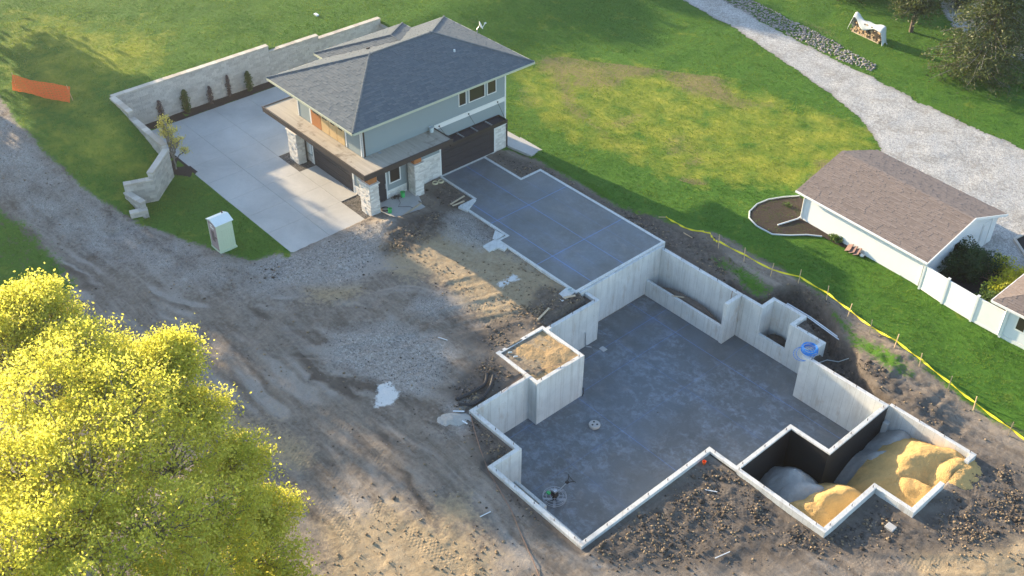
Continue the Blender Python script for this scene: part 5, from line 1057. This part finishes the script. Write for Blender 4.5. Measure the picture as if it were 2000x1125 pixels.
# buckets, boards, hoses by the porch
def bucket(px, py, z, mat, label, s=1.0):
    x, y = gz(px, py, z); b = thing('bucket', label, 'bucket', (x, y, z)); MB().lathe((x, y, z), [(.135*s, 0), (.16*s, .36*s), (.175*s, .36*s), (.175*s, .38*s), (.15*s, .38*s), (.125*s, .04)], 18).build('pail', mat, b); MB().tube([(x+.16*s*math.cos(t), y+.03, z+.33*s+.1*math.sin(t)*s) for t in np.linspace(0, math.pi, 9)], .008, 5).build('handle', M['steel'], b)
bucket(787, 384, .03, M['green_plastic'], 'green plastic bucket by the stone base under the porch window'); bucket(762, 415, .03, M['green_plastic'], 'green plastic bucket near the front stone column on the porch slab', .85)
def board(a, b, za, zb, w, h, label, mat='lumber', name='plank'):
    tag(MB().bar((*a, za), (*b, zb), w, h).build(name, M[mat]), label, name)
board(gz(750, 449, .05), gz(822, 397, .05), .06, .06, .14, .04, 'long pale board lying across the porch slab edge')
board(gz(880, 399, .1), gz(907, 383, .1), .1, .12, .12, .04, 'upper of two short boards beside the slab notch'); board(gz(884, 402, .1), gz(907, 393, .1), .1, .12, .12, .04, 'lower of two short boards beside the slab notch')
p, q = on(1050, 626), on(1072, 606); tag(MB().tube([(p[0], p[1], p[2]+.08), (q[0], q[1], q[2]+.1)], .06, 8).build('timber_post', M['lumber']), 'round pale timber lying on clods above the box wall', 'timber')
p, q = on(1100, 591), on(1123, 588); board(p[:2], q[:2], p[2]+.12, q[2]+.12, .14, .05, 'pale board by the footing under the slab corner')
p = gz(1312, 578, -2.1); q = gz(1336, 582, -2.1); board(p, q, -2.08, -2.05, .06, .05, 'short board lying in the long soil-filled planter')
p = gz(1425, 598, -.3); tag(MB().tube([(-29.3, 44.45, -.1), (-29.15, 44.1, -2.1)], .02, 6).build('rebar', M['rope']), 'rusty reinforcing bar leaning in the planter corner', 'rebar')
hs = MB()
for k in range(3): r = .27-.03*k; hs.tube([(*gz(752+4*k, 406-k, .05), 0.05+.02*k) if False else (-50.15+r*math.cos(t)+.05*k, 33.75+r*math.sin(t), .06+.03*k) for t in np.linspace(0, 6.1, 22)], .022, 6)
tag(hs.build('hose_coil', M['plastic_black']), 'dark coiled hose beside the front stone column', 'hose')
hp = MB(); rr = random.Random(6)
for k in range(7): c = (-50.75+rr.uniform(-.15, .15), 35.2+rr.uniform(-.25, .25)); r = rr.uniform(.08, .17); hp.tube([(c[0]+r*math.cos(t), c[1]+r*math.sin(t), .06+.03*k*math.sin(t*1.5)**2+.01*k) for t in np.linspace(0, 5.6, 14)], .016, 6)
hp.tube([(-50.6, 35.2, .05), (-50.1, 35.0, .05), (-49.8, 34.6, .05), (-49.3, 35.2, .05), (-48.9, 35.3, .05)], .012, 6); tag(hp.build('cable_heap', M['plastic_black']), 'tangled dark cables under the porch window', 'cables')
for i, (dx, lb) in enumerate(((0, 'left cream hose ring on the dark soil by the garage corner'), (.42, 'right cream hose ring on the dark soil by the garage corner'))):
    c = gz(850, 358, .05); m = MB()
    for k in range(3): m.tube([(c[0]+.1*i+(.2-.015*k)*math.cos(t), c[1]+dx+(.2-.015*k)*math.sin(t), .06+.035*k) for t in np.linspace(0, 2*math.pi, 21)], .022, 6)
    tag(m.build('hose_ring', M['cream_hose']), lb, 'hose', 'cream hose rings')
# cord across the soil
cp = [(919, 806), (926, 840), (938, 880), (955, 920), (975, 955), (1000, 1000), (1020, 1050), (1040, 1095), (1054, 1130), (1062, 1150)]
tag(MB().tube([on(px, py, .05) for px, py in cp], .022, 6).build('extension_cord', M['rope']), 'thin brown cord snaking over the soil left of the foundation', 'cord')
tag(MB().tube([(-31.9, 28.2, -.17), (-32.0, 29.0, -.15), (-32.1, 30.1, -.12), (-31.7, 31.2, -.15), (-31.3, 32.4, -.12), (-31.2, 32.9, -.14)], .014, 5).build('wall_cord', M['rope']), 'thin brown cord lying across the sand-filled concrete box', 'cord')
x, y, z = on(1113, 573); pl = tag(MB().lathe((x, y, z+.0), [(.12, 0), (.16, .2), (.14, .2), (.11, .02)], 16).build('pail', M['pale_plastic']), 'small pale pail sitting on the footing at the slab corner', 'pail')
x, y, z = on(1375, 905); tag(MB().lathe((x, y, z+.02), [(.07, 0), (.1, .2), (.09, .2), (.06, .02)], 12).build('orange_cup', M['orange']), 'small bright orange cup on the soil inside the inner wall corner', 'cup')
x, y, z = on(1739, 1031); tag(MB().box(x-.22, x+.22, y-.2, y+.2, z-.02, z+.12).build('concrete_block', M['walk_concrete'], bevel=.02), 'square grey concrete block lying on soil in front of the sand bay', 'block')
x, y, z = on(988, 770)
for i, (px, py, rot, lb) in enumerate(((896, 805, .8, 'white scrap strip beside the small gravel heap'), (904, 825, .2, 'crumpled white scrap on the soil below the black drain pipes'), (1411, 1085, 1.3, 'thin pale rod lying on the dark soil near the bottom edge'), (1389, 958, .6, 'short pale stick on the soil inside the foundation corner'), (948, 1004, 1.4, 'small pale stick on soil left of the brown cord'), (865, 665, .4, 'short white stick on the track-marked soil'))):
    x, y, z = on(px, py); L = .3 if i != 2 else .42; tag(MB().bar((x-L*math.cos(rot), y-L*math.sin(rot), z+.05), (x+L*math.cos(rot), y+L*math.sin(rot), z+.06), .07 if i < 2 else .03, .04).build('scrap_strip', M['white_pvc']), lb, 'scrap')
for i, (px, py, lb) in enumerate(((992, 690, 'pale blue bottle lying on the sand-filled concrete box, left'), (1003, 698, 'red and white can on the sand-filled concrete box'))):
    x, y = gz(px, py, -.25); tag(MB().tube([(x, y, -.2), (x+.12, y+.2, -.2)], [.05, .04], 10).build('bottle', M['pale_plastic'] if i == 0 else M['trim_white']), lb, 'bottle')
x, y, z = on(618, 30); tag(MB().box(x-.25, x+.25, y-.12, y+.12, z, z+.15).build('lawn_marker', M['white_pvc'], bevel=.03), 'small pale blue box on the lawn behind the retaining wall', 'box')
# ------------------------------------------------------------------ plants
def leaf_cards(C0, size, rg, up=.3, n=None, aspect=.6):
    n = len(C0); d = rg.normal(size=(n, 3)); d[:, 2] += up; d /= np.linalg.norm(d, axis=1)[:, None]
    a = np.cross(d, rg.normal(size=(n, 3))); a /= np.linalg.norm(a, axis=1)[:, None]; b = np.cross(d, a)
    s = size*rg.uniform(.6, 1.25, n); a *= s[:, None]; b *= (s*aspect)[:, None]
    V = np.stack([C0-a, C0-b*.9+a*.1, C0+a, C0+b*.9+a*.1], 1).reshape(-1, 3)
    return V, np.arange(4*n).reshape(-1, 4)
def limb(mb, a, b, r0, r1, rg, n=5, bend=.12):
    a, b = Vector(a), Vector(b); L = (b-a).length; P = []
    for i in range(n+1):
        t = i/n; P.append(a.lerp(b, t)+Vector((rg.uniform(-1, 1), rg.uniform(-1, 1), rg.uniform(-.5, .8)))*bend*L*math.sin(math.pi*t)*.6)
    mb.tube(P, [r0+(r1-r0)*i/n for i in range(n+1)], 6, False); return P
def broad_tree(name, base, H, lobes, label, leafmat, bark, seed, per=2400, lsize=.14, subr=.42, group=None, nsub=40, cat='tree'):
    rg = np.random.default_rng(seed); rr = random.Random(seed); t = thing(name, label, cat, base, group); b = Vector(base); tr = MB(); twigs = MB()
    top = b+Vector((0, 0, H*.42)); limb(tr, b-Vector((0, 0, .3)), top, H*.028, H*.018, rr, 6, .04)
    Cc = []; Tn = []
    for (lx, ly, lz, lr) in lobes:
        c = Vector((lx, ly, lz)); st = b.lerp(top, rr.uniform(.55, 1.0)); P = limb(tr, st, c-Vector((0, 0, lr*.45)), H*.012, .05, rr, 6, .10)
        for k in range(nsub):
            v = rg.normal(size=3); v /= np.linalg.norm(v); v[2] = abs(v[2])*1.0-.25 if rr.random() < .8 else v[2]
            q = np.array(c)+v*lr*np.array([1, 1, .85])*rr.uniform(.55, 1.05)
            if k % 3 < 2: limb(twigs, P[-1-rr.randrange(2)], Vector(q), .04, .012, rr, 3, .12)
            m = per//nsub; sr = subr*rr.uniform(.7, 1.4); off = rg.normal(size=(m, 3))*sr*np.array([1, 1, .6]); Cc.append(q+off); base_t = rr.uniform(.15, .85)
            Tn.append(np.clip(base_t+rg.normal(size=m)*.24, 0, 1))
    tr.build('trunk', bark, t); tag(twigs.build('twigs', bark, t), kind='stuff')
    Cc = np.concatenate(Cc)-np.array(base); Tn = np.concatenate(Tn); V, F = leaf_cards(Cc, lsize, rg)
    mesh_np('crown', V, F, leafmat, t, attrs={'tint': np.repeat(Tn, 4)}); return t
LB = [(185, 740, 11.6, 1.4), (250, 760, 11, 1.3), (78, 590, 12.6, 1.25), (332, 690, 11.6, 1.05), (20, 615, 12.4, 1.3), (70, 640, 12, 1.9), (5, 680, 12, 2.0), (150, 690, 12, 1.9), (325, 735, 11, 1.55), (90, 770, 12.5, 2.4), (225, 800, 12.3, 2.3), (392, 810, 9.3, 1.35), (330, 890, 10.5, 2.1), (160, 900, 12.5, 2.6), (30, 900, 12, 2.6), (462, 905, 8, 1.45), (425, 1000, 8.5, 2.0),
      (520, 1000, 6.5, 1.25), (300, 1010, 11, 2.5), (120, 1040, 12, 2.6), (520, 1085, 6, 1.7), (400, 1110, 8, 2.2), (0, 1080, 12, 2.6), (200, 1150, 11, 2.6), (330, 1190, 9, 2.4), (-130, 860, 11, 2.6), (-120, 1000, 11, 2.8), (50, 1260, 10, 2.8), (480, 1230, 6, 2.2), (-120, 1200, 9, 2.8), (250, 720, 10, 1.5), (540, 1170, 5, 1.5)]
lobes = [(*gz(px, py, z), z, r) for px, py, z, r in LB]
broad_tree('shade_tree', (-33.5, 6.0, float(T(-33.5, 6.0))), 14, lobes, 'large leafy tree with bright yellow-green foliage filling the lower left', M['leaf_yellow'], M['bark_grey'], 3, 6400, .07, .25, nsub=76)
x, y = -63.9, 25.75
sp = [(x+.0, y-.15, 4.0, .28), (x-.2, y, 3.5, .38), (x+.3, y+.1, 3.2, .4), (x, y, 2.8, .45), (x+.45, y+.35, 2.4, .38), (x-.4, y-.15, 2.8, .36), (x-.35, y-.2, 3.4, .25), (x+.1, y+.2, 2.0, .4), (x+.8, y+.5, 1.7, .22)]
broad_tree('sapling', (x, y, 0), 2.6, sp, 'slender young tree with pale yellow leaves at the wall corner', M['leaf_sapling'], M['bark_grey'], 5, 230, .065, .13, nsub=14)
def cedar(name, base, H, R, label, seed, zlow=.3, n=330, group='dark cedars behind the gravel road'):
    rg = np.random.default_rng(seed); rr = random.Random(seed); t = thing(name, label, 'tree', base, group); tr = MB(); b = Vector(base); limb(tr, b-Vector((0, 0, .3)), b+Vector((0, 0, H*.96)), H*.022, .03, rr, 8, .03)
    Cc = []; Tn = []; tw = MB()
    for k in range(n):
        z = zlow+(H-zlow)*rr.random()**1.15; rmax = R*(1-(z/H)**1.5)*(.55+.45*min(1, (z-zlow+.6)/1.5)); a = rr.uniform(0, 6.283); r = rmax*rr.uniform(.5, 1.08); out = Vector((math.cos(a), math.sin(a), 0))
        tip = b+out*r+Vector((0, 0, z-.14*r)); root = b+Vector((0, 0, z+.1*r))
        if k % 3 == 0: limb(tw, root, tip, .04, .012, rr, 3, .08)
        m = 46; s = rg.random(m)**.6; pts = np.array(root)[None]*(1-s[:, None])+np.array(tip)[None]*s[:, None]+rg.normal(size=(m, 3))*np.array([.3, .3, .2])*(.5+.5*s[:, None]); Cc.append(pts)
        Tn.append(np.clip(rr.uniform(0, .75)+(.4 if rr.random() < .12 else 0)+rg.normal(size=m)*.1, 0, 1))
    tr.build('trunk', M['bark'], t); tag(tw.build('branches', M['bark_grey'], t), kind='stuff'); Cc = np.concatenate(Cc)-np.array(base); V, F = leaf_cards(Cc, .17, rg, -.1, aspect=.35); mesh_np('crown', V, F, M['leaf_cedar'], t, attrs={'tint': np.repeat(np.concatenate(Tn), 4)})
cedar('cedar_tree', (*gp(1912, 150), 0), 11, 5.0, 'big shaggy dark cedar with low hanging boughs at the top right', 1, .4, 480)
cedar('cedar_tree', (*gp(1779, 62), 0), 9, 2.9, 'dark cedar with a bare pale lower trunk behind the firewood stack', 2, 1.9, 300)
cedar('cedar_tree', (*gp(1655, -12), 0), 9, 3.3, 'dark cedar at the top edge left of the firewood stack', 3, .5, 260)
cedar('cedar_tree', (*gp(1725, -20), 0), 9.5, 3.0, 'dark cedar at the top edge straight behind the firewood stack', 6, .6, 260)
cedar('cedar_tree', (*gp(1868, 12), 0), 9, 2.6, 'slim dark cedar at the top edge between the bare-trunked and the shaggy cedar', 7, .6, 220)
cedar('cedar_tree', (*gp(2010, 90), 0), 11, 4.0, 'dark cedar cut by the right edge behind the big shaggy cedar', 4, .6, 340)
def shrub(name, base, rx, ry, h, mat, label, seed, n=1500, ls=.06, group=None, extra=None, col=False, cat='shrub', nb=6):
    rg = np.random.default_rng(seed); rr = random.Random(seed); t = thing(name, label, cat, base, group); m = MB()
    for k in range(nb): a = rr.uniform(0, 6.28); m.tube([base, (base[0]+rx*.3*math.cos(a), base[1]+ry*.3*math.sin(a), base[2]+h*.4), (base[0]+rx*.6*math.cos(a), base[1]+ry*.6*math.sin(a), base[2]+h*.8)], [.025, .018, .008], 5)
    m.build('stem', M['bark'], t)
    v = rg.normal(size=(n, 3)); v /= np.linalg.norm(v, axis=1)[:, None]; r = rg.random(n)**(.35)
    if col:
        zz = rg.random(n); w = np.sin(np.pi*np.clip(zz*.85+.12, 0, 1))**.6*(1+.5*np.sin(zz*17+v[:, 0]*3+seed));  P = np.stack([v[:, 0]*rx*w*r, v[:, 1]*ry*w*r, zz*h], 1)
    else:
        w = 1+.35*np.sin(v[:, 0]*5+seed)*np.cos(v[:, 1]*4+seed)+.2*np.sin(v[:, 2]*7+v[:, 0]*6); P = np.stack([v[:, 0]*rx*r*w, v[:, 1]*ry*r*w, h*.5+v[:, 2]*h*.5*r*w], 1); P[:, 2] = np.maximum(P[:, 2], .05)
    V, F = leaf_cards(P, ls, rg); mesh_np('foliage', V, F, mat, t, attrs={'tint': np.repeat(np.clip(.5+.9*(fbm(P[:, 0]*2+seed, P[:, 1]*2+P[:, 2], 1.5, 3, seed))+rg.normal(size=n)*.12, 0, 1), 4)})
    if extra:
        k = 26; q = rg.normal(size=(k, 3)); q /= np.linalg.norm(q, axis=1)[:, None]; q[:, 2] = np.abs(q[:, 2]); Q = q*np.array([rx, ry, h*.5])+np.array([0, 0, h*.5])
        PP = (Q[:, None]+rg.normal(size=(k, 14, 3))*.05).reshape(-1, 3); V, F = leaf_cards(PP, .05, rg); mesh_np('blossom', V, F, M['petal'], t, attrs={'tint': rg.random(len(V))})
    return t
zr_ = lambda a, b: (180+a/3.409, 30+b/3.409)
for i, (a, b, h, w, mat, lb) in enumerate(((318, 705, 1.25, .3, 'leaf_dark', 'dark green shrub in the wall corner, leftmost along the long wall'), (465, 690, 1.5, .22, 'leaf_purple', 'wispy half-bare shrub behind the yellow sapling by the long wall'), (635, 640, 1.75, .28, 'leaf_mid', 'densest dark green columnar shrub against the long retaining wall'), (795, 585, 1.4, .2, 'leaf_purple', 'thin dull shrub right of the densest columnar shrub'),
      (918, 535, 1.7, .16, 'leaf_purple', 'slender purple-grey columnar shrub against the long wall'), (1050, 500, 1.6, .24, 'leaf_mid', 'green columnar shrub right of the purple-grey one'), (1195, 402, 1.0, .26, 'leaf_dark', 'low dark shrub by the wall near the roof corner'), (1375, 335, 1.7, .2, 'leaf_mid', 'thin light green shrub by the wall just left of the roof'))):
    px, py = zr_(a, b); x, y = gz(px, py, .05); x = min(x, -70.35); shrub('columnar_shrub', (x, y, .03), w*1.1, w*1.1, h*1.05, M[mat], lb, 40+i, 800 if mat == 'leaf_purple' else 2200, .06, 'shrubs along the retaining wall', col=True, nb=4)
x, y = gz(*zr_(1250, 385), .05); shrub('low_shrub', (min(x, -70.5), y, .03), .4, .35, .4, M['leaf_lime'], 'low yellow-green shrub at the wall foot near the roof corner', 51, 500, .05)
for i, (px, py, r, h, lb) in enumerate(((640, 98, .75, 1.0, 'wide white-flowering shrub just beyond the roof edge'), (667, 84, .45, .9, 'white-flowering shrub beyond the roof, second from the left'), (690, 74, .4, .8, 'small white-flowering shrub beyond the roof, third from the left'), (722, 62, .7, 1.0, 'white-flowering shrub at the far end of the wall'))):
    x, y = gz(px, py, 0.6); shrub('flowering_shrub', (min(x, -70.4), y, .0), r, r, h+.25, M['leaf_mid'], lb, 60+i, 900, .07, 'white-flowering shrubs', True)
shrub('round_bush', (-20.75, 56.5, 0), 1.5, 1.4, 2.0, M['leaf_dark'], 'large round dark green bush behind the white fence', 70, 9000, .075, cat='bush', nb=10)
shrub('lime_bush', (-19.4, 57.9, 0), .7, .6, 1.5, M['leaf_lime'], 'yellow-green bush tucked behind the dark round bush', 71, 1500, .07, cat='bush')
for i, (x, y) in enumerate(((-18.0, 53.6), (-18.0, 54.7), (-18.0, 55.9), (-17.9, 57.1))): shrub('lime_hedge', (x, y, 0), .8, .85, 1.8, M['leaf_lime'] if i else M['leaf_mid'], ('green bush in the corner of fence and bungalow', 'yellow-green bush along the bungalow wall, nearest the fence', 'yellow-green bush along the bungalow wall, second from the fence', 'yellow-green bush along the bungalow wall, farthest from the fence')[i], 80+i, 1900, .075, 'bushes along the bungalow', cat='bush')
x, y, z = g3(1632, 470); shrub('hosta', (x, y, z), .5, .28, .35, M['leaf_mid'], 'low green leafy plant at the foot of the white garage wall', 90, 160, .14, cat='plant')
x, y, z = g3(1538, 403); shrub('dry_tuft', (x, y, z), .3, .25, .3, M['leaf_mid'], 'dull green tuft in the mulch bed at the garage corner', 91, 110, .06, cat='plant')
# ------------------------------------------------------------------ clods and turf
rgc = np.random.default_rng(77)
w = np.clip(GA['dark'], -.6, .8)+.6; soilm = (GA['grass'] < -.1) & (GZ > -3.0) & (sdpoly(gx, gy, VIEW) > -1)
ok = np.ones(len(gx), bool)
for x0, x1, y0, y1 in SOLID: ok &= ~((gx > x0-.3) & (gx < x1+.3) & (gy > y0-.3) & (gy < y1+.3))
pitd = sdpoly(gx, gy, PIT); ok &= pitd < -.3
wt = np.where(soilm & ok, (w/1.4)**2*1.0+.035, 0); wt = wt*np.clip(1+2.2*fbm(gx, gy, .35, 3, 91), .05, 3)
near = (pitd > -5); wt = wt*np.where(near, 1.0, .5)
def pick(wt, n):
    ii = rgc.choice(len(gx), n, p=wt/wt.sum()); return np.column_stack([gx[ii]+rgc.uniform(-.06, .06, n), gy[ii]+rgc.uniform(-.06, .06, n), GZ[ii]]), ii
wt = wt*np.clip(.5+2.6*fbm(gx, gy, .9, 3, 95), .03, 2)
P, ii = pick(wt, 4600); scatter_stones('soil_clods', P, .015, .075, M['clod'], 6, .7)
P, ii = pick(wt**1.3, 200); scatter_stones('soil_clods', P, .075, .17, M['clod'], 7, .65)
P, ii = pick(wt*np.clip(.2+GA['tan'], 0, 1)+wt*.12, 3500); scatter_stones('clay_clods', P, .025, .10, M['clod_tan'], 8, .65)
P, ii = pick(np.where(soilm & ok, np.clip(GA['gravel']+.4, 0, 1)+.02, 0), 9000); scatter_stones('loose_gravel', P, .02, .05, M['river_rock'], 9, .7)
# turf blades, thicker where the camera is nearest
gmask = GA['grass']+1.1*(fbm(gx, gy, .55, 4, 12)+.8*fbm(gx, gy, 4, 3, 13))*.9
wt = np.where((gmask > .05), 1.0, 0.0)
for poly in (ROAD,): wt *= (sdpoly(gx, gy, poly) < -.05)
for x0, x1, y0, y1 in SOLID: wt *= ~((gx > x0-.1) & (gx < x1+.1) & (gy > y0-.1) & (gy < y1+.1))
wt *= ~((gx > -71.6) & (gx < -61.5) & (gy > 24.9) & (gy < 48.5)); wt *= ~((gx > -31.5) & (gx < -21.9) & (gy > 53.3) & (gy < 61.2)); wt *= ~((gx > -16.4) & (gy > 52.6) & (gy < 61)); wt *= ~((gx > -22) & (gx < -16) & (gy > 53.2) & (gy < 59))
NT = 130000; ii = rgc.choice(len(gx), NT, p=wt/wt.sum()); cx_ = gx[ii]+rgc.uniform(-.06, .06, NT); cy_ = gy[ii]+rgc.uniform(-.06, .06, NT); cz = GZ[ii]-.01
nbld = 3; X = np.repeat(cx_, nbld)+rgc.normal(size=NT*nbld)*.035; Y = np.repeat(cy_, nbld)+rgc.normal(size=NT*nbld)*.035; Z = np.repeat(cz, nbld); a = rgc.uniform(0, 6.28, NT*nbld); h = rgc.uniform(.05, .115, NT*nbld)*np.repeat(np.clip(1+1.2*fbm(cx_, cy_, .9, 3, 44), .5, 1.7), nbld); wd = rgc.uniform(.010, .02, NT*nbld); le = rgc.normal(size=(NT*nbld, 2))*.045
V = np.stack([np.stack([X-wd*np.cos(a), Y-wd*np.sin(a), Z], 1), np.stack([X+wd*np.cos(a), Y+wd*np.sin(a), Z], 1), np.stack([X+le[:, 0], Y+le[:, 1], Z+h], 1)], 1).reshape(-1, 3)
tn = np.clip(np.repeat(.45+.7*np.clip(GA['dry_sunlit'][ii], -.3, .6)+1.3*fbm(cx_, cy_, .5, 4, 70), nbld)+rgc.normal(size=NT*nbld)*.15, 0, 1)  # blades in the dry and sunlit patches are tinted yellower
tag(mesh_np('grass', V, np.arange(len(V)).reshape(-1, 3), M['grass_blade'], attrs={'tint': np.repeat(tn, 3)}), 'short mown lawn grass round the house and garage', 'grass', kind='stuff')
# ------------------------------------------------------------------ trees beyond the frame that shade the site in the evening
def shade_tree(x, y, H, R, seed):
    rr = random.Random(seed); lb = []
    for k in range(15):
        a = rr.uniform(0, 6.28); q = rr.random()**.5; z = H*rr.uniform(.5, .92); rad = R*(.95 if z < .65*H else .6)*q
        lb.append((x+rad*math.cos(a), y+rad*math.sin(a), z, R*.36))
    broad_tree('roadside_tree', (x, y, float(T(x, y))), H, lb, 'tall broadleaf tree on the higher ground beyond the lawn, out of view', M['leaf_mid'], M['bark'], seed, 620, .34, .7, 'trees out of view beyond the lawn', 16)
for i, (x, y, H, R) in enumerate(((-91, 15.2, 17, 5.2), (-99, 19.8, 17, 3.6), (-84, 8.5, 12, 4.5), (-112, 60, 15, 5.0), (-106, 70, 14, 5))): shade_tree(x, y, H, R, 200+i)
# evening haze over the site
hz = tag(MB().box(-1800, 1800, -1800, 1800, -4.6, 41.5).build('haze', M['trim_white']), kind='stuff'); hz.data.materials.clear()
hm, hn = nt_new('haze'); ho = hn.nodes.new('ShaderNodeOutputMaterial'); pv = hn.nodes.new('ShaderNodeVolumePrincipled'); pv.inputs['Color'].default_value = (.93, .95, 1, 1); pv.inputs['Density'].default_value = .0004; pv.inputs['Anisotropy'].default_value = .7
hn.links.new(pv.outputs[0], ho.inputs['Volume']); hz.data.materials.append(hm)
for o in LOCALS:
    if '_l' in o: del o['_l']
